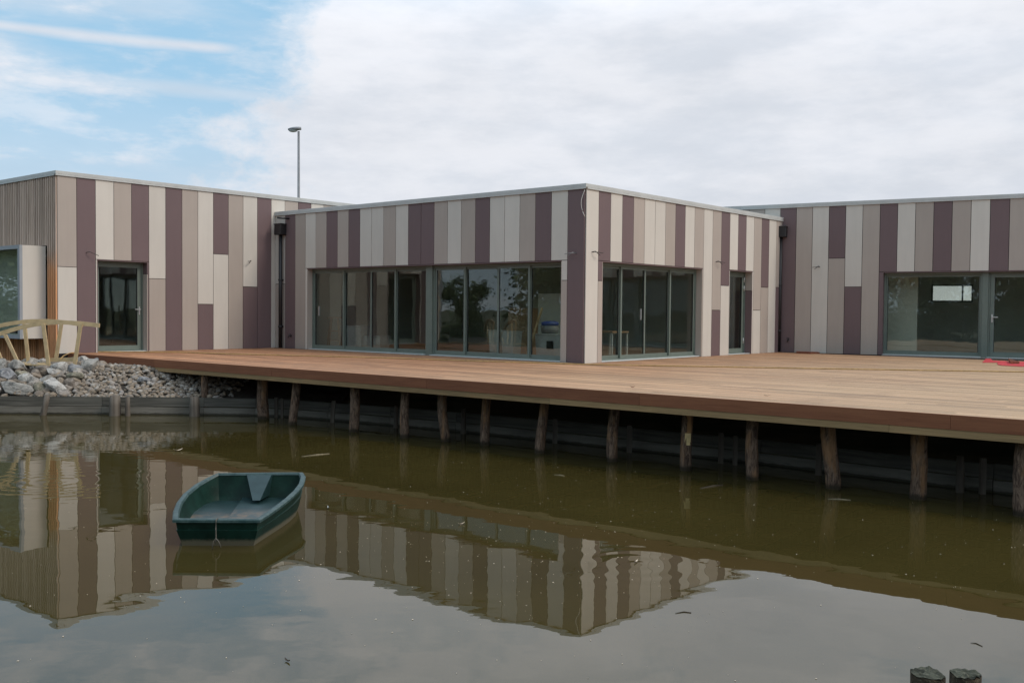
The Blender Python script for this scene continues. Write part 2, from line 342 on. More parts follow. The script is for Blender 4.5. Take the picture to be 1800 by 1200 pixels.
# ------------------------------------------------------------------ object helpers
ORG = {}
def tag(o, label=None, cat=None, group=None, kind=None):
    if label: o['label'] = label
    if cat: o['category'] = cat
    if group: o['group'] = group
    if kind: o['kind'] = kind
    return o
def empty(name, loc, label, cat, group=None):
    o = bpy.data.objects.new(name, None); col.objects.link(o); o.empty_display_size = .2
    o.location = Vector(loc); ORG[o.name] = Vector(loc); return tag(o, label, cat, group)
class MB:
    def __init__(s): s.v = []; s.f = []; s.mi = []; s.sm = []
    def add(s, vs, fs, mi=0, sm=False):
        o = len(s.v); s.v += [Vector(p) for p in vs]
        for f in fs: s.f.append([i+o for i in f]); s.mi.append(mi); s.sm.append(sm)
    def box8(s, p, mi=0):
        s.add(p, [(0, 3, 2, 1), (4, 5, 6, 7), (0, 1, 5, 4), (1, 2, 6, 5), (2, 3, 7, 6), (3, 0, 4, 7)], mi)
    def tube(s, pts, r, seg=8, mi=0, cap=True, jitter=0, ry=None):
        rings = []
        pts = [Vector(p) for p in pts]; n = len(pts)
        rr = r if isinstance(r, (list, tuple)) else [r]*n
        o = len(s.v)
        for i, p in enumerate(pts):
            d = (pts[min(i+1, n-1)]-pts[max(i-1, 0)]).normalized()
            up = Vector((0, 0, 1)) if abs(d.z) < .95 else Vector((0, 1, 0))
            a = d.cross(up).normalized(); b_ = a.cross(d)
            for k in range(seg):
                t_ = 2*math.pi*k/seg; q = rr[i]*(1+(rnd.uniform(-jitter, jitter) if jitter else 0))
                s.v.append(p+a*math.cos(t_)*q+b_*math.sin(t_)*q*(ry or 1))
        for i in range(n-1):
            for k in range(seg):
                k2 = (k+1) % seg
                s.f.append([o+i*seg+k, o+i*seg+k2, o+(i+1)*seg+k2, o+(i+1)*seg+k]); s.mi.append(mi); s.sm.append(True)
        if cap:
            s.f.append([o+k for k in reversed(range(seg))]); s.mi.append(mi); s.sm.append(False)
            s.f.append([o+(n-1)*seg+k for k in range(seg)]); s.mi.append(mi); s.sm.append(False)
    def bar(s, a, b_, wd, th, mi=0, side=None):
        a, b_ = Vector(a), Vector(b_); d = (b_-a).normalized()
        sd_ = Vector(side).normalized() if side else d.cross(Vector((0, 0, 1))).normalized()
        if sd_.length < .5: sd_ = Vector((1, 0, 0))
        u = sd_.cross(d).normalized(); sx = sd_*wd/2; ux = u*th/2
        s.box8([a-sx-ux, a+sx-ux, a+sx+ux, a-sx+ux, b_-sx-ux, b_+sx-ux, b_+sx+ux, b_-sx+ux], mi)
    def build(s, name, mats, parent=None, origin=None, rot=None):
        if not isinstance(mats, (list, tuple)): mats = [mats]
        if origin is None:
            xs = [p.x for p in s.v]; ys = [p.y for p in s.v]; zs = [p.z for p in s.v]
            origin = Vector(((min(xs)+max(xs))/2, (min(ys)+max(ys))/2, min(zs)))
        origin = Vector(origin)
        me = bpy.data.meshes.new(name)
        inv = rot.inverted() if rot else None
        me.from_pydata([(inv @ (p-origin)) if inv else (p-origin) for p in s.v], [], s.f)
        for m_ in mats: me.materials.append(m_)
        me.polygons.foreach_set('material_index', s.mi); me.polygons.foreach_set('use_smooth', s.sm)
        bm = bmesh.new(); bm.from_mesh(me); bmesh.ops.recalc_face_normals(bm, faces=bm.faces); bm.to_mesh(me); bm.free()
        o = bpy.data.objects.new(name, me); col.objects.link(o)
        if parent is not None:
            o.parent = parent; o.location = origin-ORG[parent.name]
        else: o.location = origin
        if rot: o.rotation_euler = rot.to_euler()
        ORG[o.name] = origin
        return o
def bevel(o, wd=.004, seg=1):
    md = o.modifiers.new('bevel', 'BEVEL'); md.width = wd; md.segments = seg; md.limit_method = 'ANGLE'; return o
class Fr:
    """wall frame: s along the wall, n out of it, z up"""
    def __init__(s, P, az, nsign=1):
        s.P = Vector((P[0], P[1], 0)); s.d = Vector((math.sin(az), math.cos(az), 0))
        s.n = Vector((s.d.y, -s.d.x, 0))*nsign; s.rot = None
    def p(s, a, n, z): return s.P+s.d*a+s.n*n+Vector((0, 0, z))
    def box(s, mb, a0, a1, n0, n1, z0, z1, mi=0):
        mb.box8([s.p(a0, n0, z0), s.p(a1, n0, z0), s.p(a1, n1, z0), s.p(a0, n1, z0),
                 s.p(a0, n0, z1), s.p(a1, n0, z1), s.p(a1, n1, z1), s.p(a0, n1, z1)], mi)
    def hit(s, px, py, n=0):
        """photo point -> (s, z) on the wall plane pushed out by n"""
        v = MR @ Vector(((px-900)/FPX, -(py-600)/FPX, -1)); P = s.P+s.n*n
        det = v.x*(-s.d.y)+s.d.x*v.y
        t_ = (P.x*(-s.d.y)+s.d.x*P.y)/det; a = (v.x*P.y-v.y*P.x)/det
        return a, CZ+t_*v.z
def atz(px, py, z):
    v = MR @ Vector(((px-900)/FPX, -(py-600)/FPX, -1)); t_ = (z-CZ)/v.z
    return Vector((0, 0, CZ))+v*t_
def aty(px, py, y):
    v = MR @ Vector(((px-900)/FPX, -(py-600)/FPX, -1)); return Vector((0, 0, CZ))+v*(y/v.y)

DZ = 1.11                                       # deck level above the water
AZ1 = R(-49.72)
C0 = Vector((1.591, 22.094, 0))
FL = Fr(C0, AZ1, -1)                            # middle block, left facade
FR = Fr(C0, AZ1+math.pi/2, 1)                   # middle block, right facade
if FL.n.y > 0: FL.n = -FL.n
if FR.n.y > 0: FR.n = -FR.n
A0 = FL.p(11.2, 0, 0)
FW = Fr(A0, AZ1+math.pi/2, 1)
if FW.n.y > 0: FW.n = -FW.n
SW = FW.hit(99.5, 301)[0]                       # corner of the left wing
W0 = FW.p(SW, 0, 0)
FT = Fr(W0, AZ1, -1)                            # timber face of the left wing
if FT.n.y > 0: FT.n = -FT.n
B0 = FR.p(9.80, 0, 0)
FX = Fr(B0, R(-60.29), 1)
if FX.n.y > 0: FX.n = -FX.n

# ------------------------------------------------------------------ ground and water
wall_line = [(-40, 16.5), (-26, 18.6), (-17, 20.2), (-10.74, 20.95), (-6.5, 21.12), (-5.4, 21.1), (-4.6, 20.85), (-3.7, 20.35), (-2.34, 19.55),
             (-1., 18.65), (.64, 17.45), (2.02, 16.35), (3.78, 15.0), (4.66, 14.15), (6.2, 12.75), (10, 9.6), (15, 5.2), (19, 0), (18, -6)]
pond = wall_line+[(6, -3.2), (1.5, -1.6), (-3, -1.9), (-14, -5), (-40, -6)]
GZ = .34
bm = bmesh.new()
outer = [(-900, -900), (900, -900), (900, 1500), (-900, 1500)]
def ring(pts, z):
    vs = [bm.verts.new((x, y, z)) for x, y in pts]; return vs, [bm.edges.new((vs[i], vs[(i+1) % len(vs)])) for i in range(len(vs))]
vo, eo = ring(outer, GZ); vi, ei = ring(pond, GZ)
bmesh.ops.triangle_fill(bm, use_beauty=True, use_dissolve=False, edges=eo+ei)
low_v = [bm.verts.new((v.co.x, v.co.y, -.8)) for v in vi]
for i in range(len(vi)):
    j = (i+1) % len(vi); bm.faces.new((vi[i], vi[j], low_v[j], low_v[i]))
bmesh.ops.recalc_face_normals(bm, faces=bm.faces)
me = bpy.data.meshes.new('ground'); bm.to_mesh(me); bm.free(); me.materials.append(M['ground'])
g = bpy.data.objects.new('ground', me); col.objects.link(g); tag(g, kind='structure')
mb = MB(); mb.add([(-60, -12, 0), (30, -12, 0), (30, 30, 0), (-60, 30, 0)], [(0, 1, 2, 3)])
tag(mb.build('water', M['water'], origin=(0, 0, 0)), kind='structure')
# soil bank rising from the timber edging to the deck
def wall_y(x):
    for (x0, y0), (x1, y1) in zip(wall_line, wall_line[1:]):
        if x0 <= x <= x1: return y0+(y1-y0)*(x-x0)/(x1-x0)
    return 21
def bank_z(x, y):
    d = max(0, y-wall_y(x)-.05); f = max(0, min(1, (-5.1-x)/2.0))
    return .33+min(.56, d*.50)*(.15+.85*f)
mb = MB(); nx, ny = 60, 22; idx = {}
vs = []
for i in range(nx+1):
    for j in range(ny+1):
        x = -24+20.5*i/nx; y = wall_y(x)+.04+3.6*j/ny
        vs.append((x, y, bank_z(x, y)+.03*noise.noise((x*3, y*3, 0))))
fs = [(i*(ny+1)+j, (i+1)*(ny+1)+j, (i+1)*(ny+1)+j+1, i*(ny+1)+j+1) for i in range(nx) for j in range(ny)]
mb.add(vs, fs, 0, True); tag(mb.build('bank', M['soil']), kind='structure')

# ------------------------------------------------------------------ building
bld = empty('pavilion', C0+Vector((0, 0, GZ)), 'flat-roofed building clad in cream, taupe and plum vertical panels behind the timber deck', 'building')
KM = {'C': 0, 'T': 1, 'P': 2}
PM = [M['cream'], M['taupe'], M['plum']]
TH, GAP = .024, .014                            # panel thickness, joint
def facade(F, s0, mod, seq, ztop, zbot, splits, opens, name_label, back=(0, .28), sign=1, s_end=None):
    """panels: module k runs from s0+k*mod; splits {k: (z, lower colour)}; opens [(sa, sb, ztop)] rise from the deck"""
    mb = MB()
    for k, c in enumerate(seq):
        a, b_ = sorted((s0+sign*k*mod, s0+sign*(k+1)*mod))
        pieces = [(zbot, ztop, c)]
        if k in splits: z_, c2 = splits[k]; pieces = [(z_, ztop, c), (zbot, z_, c2)]
        for z0, z1, cc_ in pieces:
            todo = [(a, b_, z0, z1)]
            for oa, ob, oz in opens:
                nxt = []
                for (p, q, u, v) in todo:
                    if q <= oa+1e-3 or p >= ob-1e-3 or u >= oz: nxt.append((p, q, u, v)); continue
                    if v > oz: nxt.append((p, q, oz, v))
                    if p < oa-.015: nxt.append((p, oa, u, min(v, oz)))
                    if q > ob+.015: nxt.append((ob, q, u, min(v, oz)))
                todo = nxt
            for p, q, u, v in todo:
                g_ = GAP/2
                F.box(mb, p+(g_ if abs(p-a) < 1e-6 else 0), q-(g_ if abs(q-b_) < 1e-6 else 0), 0, TH, u+(g_ if u > zbot else 0), v-(g_ if v < ztop else 0), KM[cc_])
    o = mb.build('cladding', PM, bld); tag(o, name_label)
    # structural wall behind, with the openings left free
    mb = MB()
    lo, hi = sorted((s0, s0+sign*len(seq)*mod))
    cuts = sorted([(max(lo, a), min(hi, b_), z) for a, b_, z in opens])
    x = lo
    for a, b_, z in cuts:
        if a > x: F.box(mb, x, a, -.30, -.003, GZ, ztop)
        F.box(mb, a, b_, -.30, -.003, z, ztop); F.box(mb, a, b_, -.30, -.003, GZ, DZ-.03); x = b_
    if x < hi: F.box(mb, x, hi, -.30, -.003, GZ, ztop)
    return mb.build('wall', M['joint'], bld)
ZL = 4.985
hL = 3.40
zs = lambda F, px, py: F.hit(px, py)[1]
facade(FL, 0, .4655, 'PCPTCCPTCTPPCTCCPTPTCTPC', ZL, DZ, {1: (2.95, 'T'), 23: (zs(FL, 495, 499), 'T')},
       [(.62, 9.70, hL)], 'panelled left facade of the middle block')
facade(FR, .005, .4705, 'CPCPTCCTPCTCTPCPCTPCT', ZL, DZ,
       {1: (2.95, 'T'), 12: (zs(FR, 1256, 545), 'P'), 13: (zs(FR, 1272, 502), 'C'), 17: (zs(FR, 1328, 545), 'C'), 18: (zs(FR, 1343, 505), 'T'), 20: (zs(FR, 1366, 505), 'P')},
       [(.64, 5.15, hL), (6.60, 7.95, 3.42)], 'panelled right facade of the middle block')
sEnd = FW.hit(330+1040/4, 330+127/4)[0]
modW = (sEnd-SW)/18
ZW = 5.475
facade(FW, SW, modW, 'TPCTPCPTCPTCPCTPCTCTP', ZW, DZ,
       {0: (zs(FW, 116, 469), 'C'), 5: (zs(FW, 275, 490), 'T'), 8: (zs(FW, 361, 534.5), 'P'), 9: (zs(FW, 388, 447), 'C'), 11: (zs(FW, 440, 504), 'P')},
       [(SW+2.07*modW, SW+5.0*modW-.03, 3.45)], 'panelled facade of the left wing')
ZX = 5.375
facade(FX, 2.37, .4665, 'TCPTCPTCTCPCTPCTPTCPTCPTCPTC'[2:2]+'CPTTCPTCPCTPCTPTCPTCPTCPT', ZX, DZ,
       {8: (zs(FX, 1472, 454), 'T'), 9: (zs(FX, 1502, 504), 'P')}, [(-12., -2.86, 3.44)], 'panelled facade of the right wing', sign=-1)

# timber slat face of the left wing
mb = MB(); sx = .0
bayA = FT.hit(83, 500)[0]
bz0, bz1 = 1.47, 3.74
while sx < 9.5:
    wd = .060+rnd.uniform(-.003, .003)
    if sx+wd < bayA or sx > bayA+4.0: FT.box(mb, sx, sx+wd, 0, .026, DZ-.55, ZW)
    else:
        FT.box(mb, sx, sx+wd, 0, .026, bz1+.02, ZW); FT.box(mb, sx, sx+wd, 0, .026, DZ-.55, bz0-.02)
    sx += .1
o = mb.build('slat_cladding', M['slats'], bld); tag(o, 'weathered vertical timber slats at the left end')
mb = MB(); FT.box(mb, 0, bayA, -.3, -.003, GZ, ZW); FT.box(mb, bayA+4., 10, -.3, -.003, GZ, ZW)
FT.box(mb, bayA, bayA+4., -.3, -.003, bz1, ZW); FT.box(mb, bayA, bayA+4., -.3, -.003, GZ, bz0); mb.build('wall', M['joint'], bld)

# bay window box on the timber face
PB = .62
bay = MB(); FT.box(bay, bayA+.02, bayA+3.98, 0.035, PB, bz0, bz0+.06); FT.box(bay, bayA+.02, bayA+3.98, .035, PB, bz1-.06, bz1)
FT.box(bay, bayA, bayA+.05, .035, PB-.02, bz0-.002, bz1+.002); FT.box(bay, bayA+3.95, bayA+4, .035, PB-.02, bz0-.002, bz1+.002)
bw = bay.build('bay_window', M['cream'], bld); tag(bw, 'projecting box window with pale sides at the left edge')
fr = MB(); fw = .11
FT.box(fr, bayA-.004, bayA+fw, PB-.02, PB+.05, bz0-.005, bz1+.005); FT.box(fr, bayA+4-fw, bayA+4.004, PB-.02, PB+.05, bz0-.005, bz1+.005)
FT.box(fr, bayA+fw, bayA+4-fw, PB-.02, PB+.05, bz1-fw*.8, bz1+.005); FT.box(fr, bayA+fw, bayA+4-fw, PB-.02, PB+.05, bz0-.005, bz0+.09)
fr.build('frame', M['baymetal'], bw)
pn_ = MB(); FT.box(pn_, bayA+fw, bayA+4-fw, PB-.14, PB-.13, bz0+.07, bz1-.07); pn_.build('pane', M['glass'], bw)
bl_ = MB(); FT.box(bl_, bayA+.06, bayA+3.94, PB-.30, PB-.29, bz0+.065, bz1-.065); bl_.build('added_backing', M['added_backing'], bw)  # added panel behind the pane, lightens the dark inside of the bay
hb = MB(); FT.box(hb, bayA+.30, bayA+.62, PB-.03, PB+.02, bz0+.12, bz0+.19); hb.build('vent', M['black'], bw)

# copings
def coping(F, a, b_, zt, lab, h=.085):
    mb = MB(); F.box(mb, a, b_, -.42, .055, zt+.004, zt+h); F.box(mb, a, b_, .045, .055, zt-.035, zt+.004)
    return tag(bevel(mb.build('coping', M['coping'], bld), .004), lab)
coping(FL, -.052, 11.17, ZL, 'pale metal coping above the left facade of the middle block')
coping(FR, .0, 9.98, ZL, 'pale metal coping above the right facade of the middle block')
coping(FW, SW-.052, SW+modW*21, ZW, 'pale metal coping of the left wing')
coping(FT, .0, 10, ZW, 'pale metal coping above the timber slats')
coping(FX, -10, 2.4, ZX, 'pale metal coping of the right wing', .085)

# roofs, floors, ceilings and inner walls
rf = MB(); FL.box(rf, .31, 11.1, -9.7, -.31, 4.75, 4.9); rf.build('roof', M['gravelroof'], bld)
rf = MB(); FW.box(rf, SW+.31, SW+15, -9.7, -.31, 5.2, 5.35); rf.build('roof', M['gravelroof'], bld)
rf = MB(); FX.box(rf, -11.5, 2.3, -6.5, -.31, 5.1, 5.25); rf.build('roof', M['gravelroof'], bld)
c_ = MB(); FL.box(c_, .305, 11.0, -9.5, -.305, 3.52, 3.60); c_.build('ceiling', M['ceiling'], bld)
c_ = MB(); FW.box(c_, SW+.305, SW+9, -6, -.305, 3.52, 3.60); c_.build('ceiling', M['ceiling'], bld)
c_ = MB(); FX.box(c_, -11.5, 1, -6, -.305, 3.52, 3.60); c_.build('ceiling', M['ceiling'], bld)
fl = MB(); FL.box(fl, .05, 11.0, -9.5, -.02, DZ-.14, DZ+.006); fl.build('interior_floor', M['screed'], bld)
fl = MB(); FW.box(fl, SW+.05, SW+6.3, -6, -.02, DZ-.14, DZ+.004); fl.build('interior_floor', M['screed'], bld)
fl = MB(); FX.box(fl, -11.5, 1, -6, -.02, DZ-.14, DZ+.005); fl.build('interior_floor', M['screed'], bld)
iw = MB()
FL.box(iw, .31, 11.0, -7.2, -7.05, DZ, 3.52); FL.box(iw, 10.85, 11.0, -7.0, -.31, DZ, 3.52); FL.box(iw, 5.6, 5.72, -7.05, -4.4, DZ, 3.52)
FL.box(iw, .31, 11.0, -9.7, -9.55, GZ, 4.7)
iw.build('inner_wall', M['interior'], bld)
iw = MB()
FW.box(iw, SW+.31, SW+9, -5.9, -5.75, DZ, 3.52); FW.box(iw, SW+4.4, SW+4.55, -5.7, -.31, DZ, 3.52); FW.box(iw, SW+.31, SW+15, -9.9, -9.71, GZ, 5.4)
FW.box(iw, SW+8.9, SW+9.05, -9.7, -.31, GZ, 5.2); iw.build('inner_wall', M['interior'], bld)
iw = MB(); XB = -4.6
a1_, zt_ = FX.hit(1637, 500, XB); a0_, zb_ = FX.hit(1710, 531, XB)
lo, hi = sorted((a0_, a1_)); zt_, zb_ = max(zt_, zb_), min(zt_, zb_)
FX.box(iw, hi, 1.2, XB-.12, XB, DZ, 3.52); FX.box(iw, -11.5, lo, XB-.12, XB, DZ, 3.52)
FX.box(iw, lo, hi, XB-.12, XB, zt_, 3.52); FX.box(iw, lo, hi, XB-.12, XB, DZ, zb_)
FX.box(iw, -11.6, -11.45, -6.4, -.31, GZ, 5.1); iw.build('inner_wall', M['interior'], bld)
bwn = MB(); FX.box(bwn, lo, hi, XB-.09, XB-.04, zt_-.05, zt_); FX.box(bwn, lo, hi, XB-.09, XB-.04, zb_, zb_+.05)
for q in (lo, hi-.05, lo+(hi-lo)*.23): FX.box(bwn, q, q+.05, XB-.088, XB-.042, zb_+.05, zt_-.05)
bo = tag(bwn.build('window', M['frame'], bld), 'small high window at the back of the right-hand room')
q = MB(); FX.box(q, lo+.05, hi-.05, XB-.07, XB-.062, zb_+.05, zt_-.05); q.build('pane', M['glass'], bo)
pd = MB(); a_, _ = FX.hit(1612, 550, -.9); FX.box(pd, a_, -1.2, -1.05, -.95, DZ+.008, 3.5); tag(pd.build('inner_wall', M['paledoor'], bld), 'pale green partition just inside the right-hand window')

# reveals of the openings
def reveals(F, a, b_, zt, n=-.30, ml='P', mr='P'):
    mb = MB()
    F.box(mb, a+.001, a+.02, n, TH-.004, DZ, zt-.02, KM[ml])
    if isinstance(mr, tuple):
        F.box(mb, b_-.02, b_-.001, n, TH-.004, mr[1]+.006, zt-.02, KM[mr[0]]); F.box(mb, b_-.02, b_-.001, n, TH-.004, DZ, mr[1]-.006, KM[mr[2]])
    else: F.box(mb, b_-.02, b_-.001, n, TH-.004, DZ, zt-.02, KM[mr])
    F.box(mb, a+.001, b_-.001, n, TH-.004, zt-.02, zt, 2)
    return mb.build('reveal', PM, bld)
reveals(FL, .62, 9.70, hL-.003, ml='T', mr='T'); reveals(FR, .64, 5.15, hL-.003, ml='T', mr='T')
reveals(FR, 6.60, 7.95, 3.417, ml='C', mr=('T', 2.88, 'P')); reveals(FW, SW+2.07*modW, SW+5.0*modW-.03, 3.447, ml='P', mr=('P', 3.13, 'T'))
reveals(FX, -11.4, -2.86, 3.437, ml='P', mr='P')

def window(F, a, b_, z0, z1, cuts, n=-.24, lab=None, handle=None, fw=.055, track=True):
    z1 -= .021; a += .021 if a in (.62, .64) else 0; b_ -= .021 if b_ in (9.70, 5.15, -2.86) else 0
    """a run of tall leaves between a and b_, divided at the cuts"""
    f = MB()
    F.box(f, a, b_, n-.04, n+.09, z1-.06, z1); F.box(f, a, b_, n-.04, n+.09, z0, z0+.05)
    F.box(f, a, a+.045, n-.04, n+.09, z0+.05, z1-.06); F.box(f, b_-.045, b_, n-.04, n+.09, z0+.05, z1-.06)
    wn = tag(bevel(f.build('window', M['frame'], bld), .003), lab)
    xs_ = [a+.045]+list(cuts)+[b_-.045]
    for i in range(len(xs_)-1):
        p, q_ = xs_[i], xs_[i+1]; off = n+(.045 if i % 2 else .0); s_ = MB(); ov = .02
        p2, q2 = p-(ov if i else 0), q_+(ov if i < len(xs_)-2 else 0)
        z0_, z1_ = z0+.052, z1-.062
        F.box(s_, p2, p2+fw, off-.02, off+.02, z0_, z1_); F.box(s_, q2-fw, q2, off-.02, off+.02, z0_, z1_)
        F.box(s_, p2+fw, q2-fw, off-.02, off+.02, z0_, z0_+.075); F.box(s_, p2+fw, q2-fw, off-.02, off+.02, z1_-.055, z1_)
        g_ = .012
        F.box(s_, p2+fw, p2+fw+g_, off-.012, off+.012, z0_+.075, z1_-.055, 1); F.box(s_, q2-fw-g_, q2-fw, off-.012, off+.012, z0_+.075, z1_-.055, 1)
        s_.build('sash', [M['frame'], M['gasket']], wn)
        g2 = MB(); F.box(g2, p2+fw+g_, q2-fw-g_, off-.004, off+.004, z0_+.075, z1_-.055); g2.build('pane', M['glass'], wn)
    s_ = MB(); F.box(s_, a, b_, n+.09, -.02, z0-.002, z0+.018); s_.build('sill', M['sill'], wn)
    if handle is not None:
        h = MB(); F.box(h, handle-.012, handle+.012, n+.05, n+.075, z0+.95, z0+1.22); h.build('handle', M['chrome'], wn)
    return wn
H = lambda F, px, n=-.22: F.hit(px, 540, n)[0]
gl = sorted([H(FL, x) for x in (819, 877, 932)]); window(FL, .62, 5.0-.16, DZ+.004, hL-.003, gl, lab='right-hand sliding window of four leaves in the left facade', handle=H(FL, 764.5))
gl = sorted([H(FL, x) for x in (606, 654, 697)]); window(FL, 5.1-.04, 9.70, DZ+.004, hL-.003, gl, lab='left-hand sliding window of four leaves in the left facade', handle=H(FL, 563))
mb = MB(); FL.box(mb, 4.84, 5.06, -.28, -.1, DZ, hL-.003); bevel(mb.build('mullion', M['frame'], bld), .003)
gl = sorted([H(FR, x) for x in (1089, 1131, 1175)]); window(FR, .64, 5.15, DZ+.004, hL-.003, gl, lab='sliding window of four leaves in the right facade', handle=H(FR, 1124))
# right wing: fixed light and glazed door leaf
sm_ = H(FX, 1733)
window(FX, sm_+.09, -2.86, DZ+.004, 3.437, [], lab='large fixed window of the right wing', fw=.04)
mb = MB(); FX.box(mb, sm_-.06, sm_+.09, -.30, -.12, DZ, 3.437); bevel(mb.build('mullion', M['frame'], bld), .003)

def door(F, a, b_, z1, n, hs, lab, fw=.10, hinge=None, hz=1.05):
    z1 -= .021
    if F is not FX: a += .021; b_ -= .021
    f = MB()
    F.box(f, a, a+.04, n-.04, n+.06, DZ+.02, z1-.04); F.box(f, b_-.04, b_, n-.04, n+.06, DZ+.02, z1-.04); F.box(f, a, b_, n-.04, n+.06, z1-.04, z1)
    F.box(f, a, b_, n-.04, n+.06, DZ+.001, DZ+.02)
    d = tag(bevel(f.build('door', M['frame'], bld), .003), lab)
    l = MB(); a2, b2, z0, zt = a+.045, b_-.045, DZ+.025, z1-.045
    F.box(l, a2, a2+fw, n-.03, n+.03, z0, zt); F.box(l, b2-fw, b2, n-.03, n+.03, z0, zt)
    F.box(l, a2+fw, b2-fw, n-.03, n+.03, z0, z0+.13); F.box(l, a2+fw, b2-fw, n-.03, n+.03, zt-fw, zt)
    F.box(l, a2+fw, a2+fw+.012, n-.02, n+.02, z0+.13, zt-fw, 1); F.box(l, b2-fw-.012, b2-fw, n-.02, n+.02, z0+.13, zt-fw, 1)
    l.build('leaf_frame', [M['frame'], M['gasket']], d)
    g_ = MB(); F.box(g_, a2+fw+.012, b2-fw-.012, n-.004, n+.004, z0+.13, zt-fw); g_.build('pane', M['glass'], d)
    h = MB(); sx_ = a2+fw/2 if hs < 0 else b2-fw/2
    F.box(h, sx_-.018, sx_+.018, n+.03, n+.042, DZ+hz-.10, DZ+hz+.12)
    F.box(h, sx_-.012, sx_+.012, n+.042, n+.08, DZ+hz+.03, DZ+hz+.055)
    e0, e1 = sorted((sx_, sx_-hs*.14)); F.box(h, e0-.012, e1+.012, n+.08, n+.10, DZ+hz+.03, DZ+hz+.055)
    bevel(h.build('handle', M['chrome'], d), .003)
    if hinge is not None:
        sxh = b2-.01 if hinge > 0 else a2+.01
        for zz in (.28, 1.75, 2.0):
            hh = MB(); hh.tube([F.p(sxh, n+.045, DZ+zz), F.p(sxh, n+.045, DZ+zz+.16)], .014, 8); hh.build('hinge', M['chrome'], d)
    s_ = MB(); F.box(s_, a, b_, n+.06, -.015, DZ+.001, DZ+.016); s_.build('sill', M['sill'], d)
    return d
door(FW, SW+2.07*modW, SW+5.0*modW-.03, 3.447, -.24, 1, 'glazed door in the left wing')
door(FR, 6.60, 7.95, 3.417, -.24, -1, 'glazed door in the right facade of the middle block', hinge=1)
door(FX, sm_-1.25, sm_-.06, 3.437, -.24, 1, 'glazed door at the right edge, beside the large fixed window')
window(FX, sm_-4.5, sm_-1.25, DZ+.004, 3.437, [sm_-2.9], lab='window right of the glazed door in the right wing')

# rainwater pipes
def downpipe(F, s_, zt, n0, lab, w_=.30):
    p = MB(); p.tube([F.p(s_, n0, DZ+.01), F.p(s_, n0, zt-.3)], .055, 12)
    d = tag(p.build('downpipe', M['black'], bld), lab)
    h = MB(); F.box(h, s_-w_/2, s_+w_/2, n0-.10, n0+.12, zt-.32, zt); F.box(h, s_-w_/2-.012, s_+w_/2+.012, n0-.11, n0+.132, zt-.03, zt+.004)
    bevel(h.build('hopper', M['black'], d), .01)
    for z_ in (DZ+.6, DZ+1.95):
        b2 = MB(); b2.tube([F.p(s_, n0, z_), F.p(s_, n0, z_+.05)], .068, 12); F.box(b2, s_-.02, s_+.09, n0-.10, n0-.04, z_, z_+.05); b2.build('bracket', M['black'], d)
    return d
sL = FL.hit(493, 500, .12)[0]; zL = FL.hit(493, 393.5, .12)[1]
downpipe(FL, sL, zL, .12, 'black downpipe in the left inner corner', .30)
sR = FX.hit(1371, 500, .12)[0]; zR = FX.hit(1371, 398, .12)[1]
downpipe(FX, sR, zR, .12, 'black downpipe in the right inner corner', .34)
ov = MB(); a_, z_ = FL.hit(508, 384.5, .02); a2_, z2_ = FL.hit(490, 384, .4)
ov.tube([FL.p(a_, 0, z_), FL.p(a_, .42, z_-.0)], .028, 8); tag(ov.build('overflow_pipe', M['black'], bld), 'short black overflow pipe above the left downpipe')
# cable stubs waiting for lamps
def stub(F, px, py, dx=.10, m_='cable', n1=.12, two=True):
    a, z = F.hit(px, py, TH); k = MB()
    k.tube([F.p(a, TH, z), F.p(a+dx*.2, n1*.6+TH, z+.02), F.p(a+dx, n1+TH, z-.07)], .008, 6)
    if two: k.tube([F.p(a, TH, z-.005), F.p(a+dx*.3, n1*.8+TH, z+.0), F.p(a+dx*1.5, n1+TH+.03, z-.02)], .008, 6)
    k.build('cable_stub', M[m_], bld)
stub(FW, 440, 459, -.12); stub(FW, 151, 444, .25, 'cable', .16, False); stub(FR, 1040, 443, .16); stub(FR, 1258, 460, .16); stub(FX, 1441, 469, .12); stub(FL, 1013, 445, .12, 'lampgrey', .16)
for px, py, F in ((512, 590, FL), (1386, 597, FX)):
    a, z = F.hit(px, py, TH); k = MB(); k.tube([F.p(a, TH, z), F.p(a, TH+.09, z), F.p(a+.01, TH+.10, z-.06)], .022, 8); k.tube([F.p(a-.04, TH+.05, z+.045), F.p(a+.04, TH+.05, z+.045)], .012, 6)
    tag(k.build('tap', M['black'], bld), 'black garden tap low on the cladding')
k = MB(); pts = []
for i in range(13):
    t_ = i/12; a, z = FL.hit(1028-5*math.sin(math.pi*t_), 334+47*t_, .05); pts.append(FL.p(a, .05+.03*math.sin(math.pi*t_), z))
k.tube(pts, .006, 6); tag(k.build('cable', M['wcable'], bld), 'loop of white cable hanging from the roof corner')

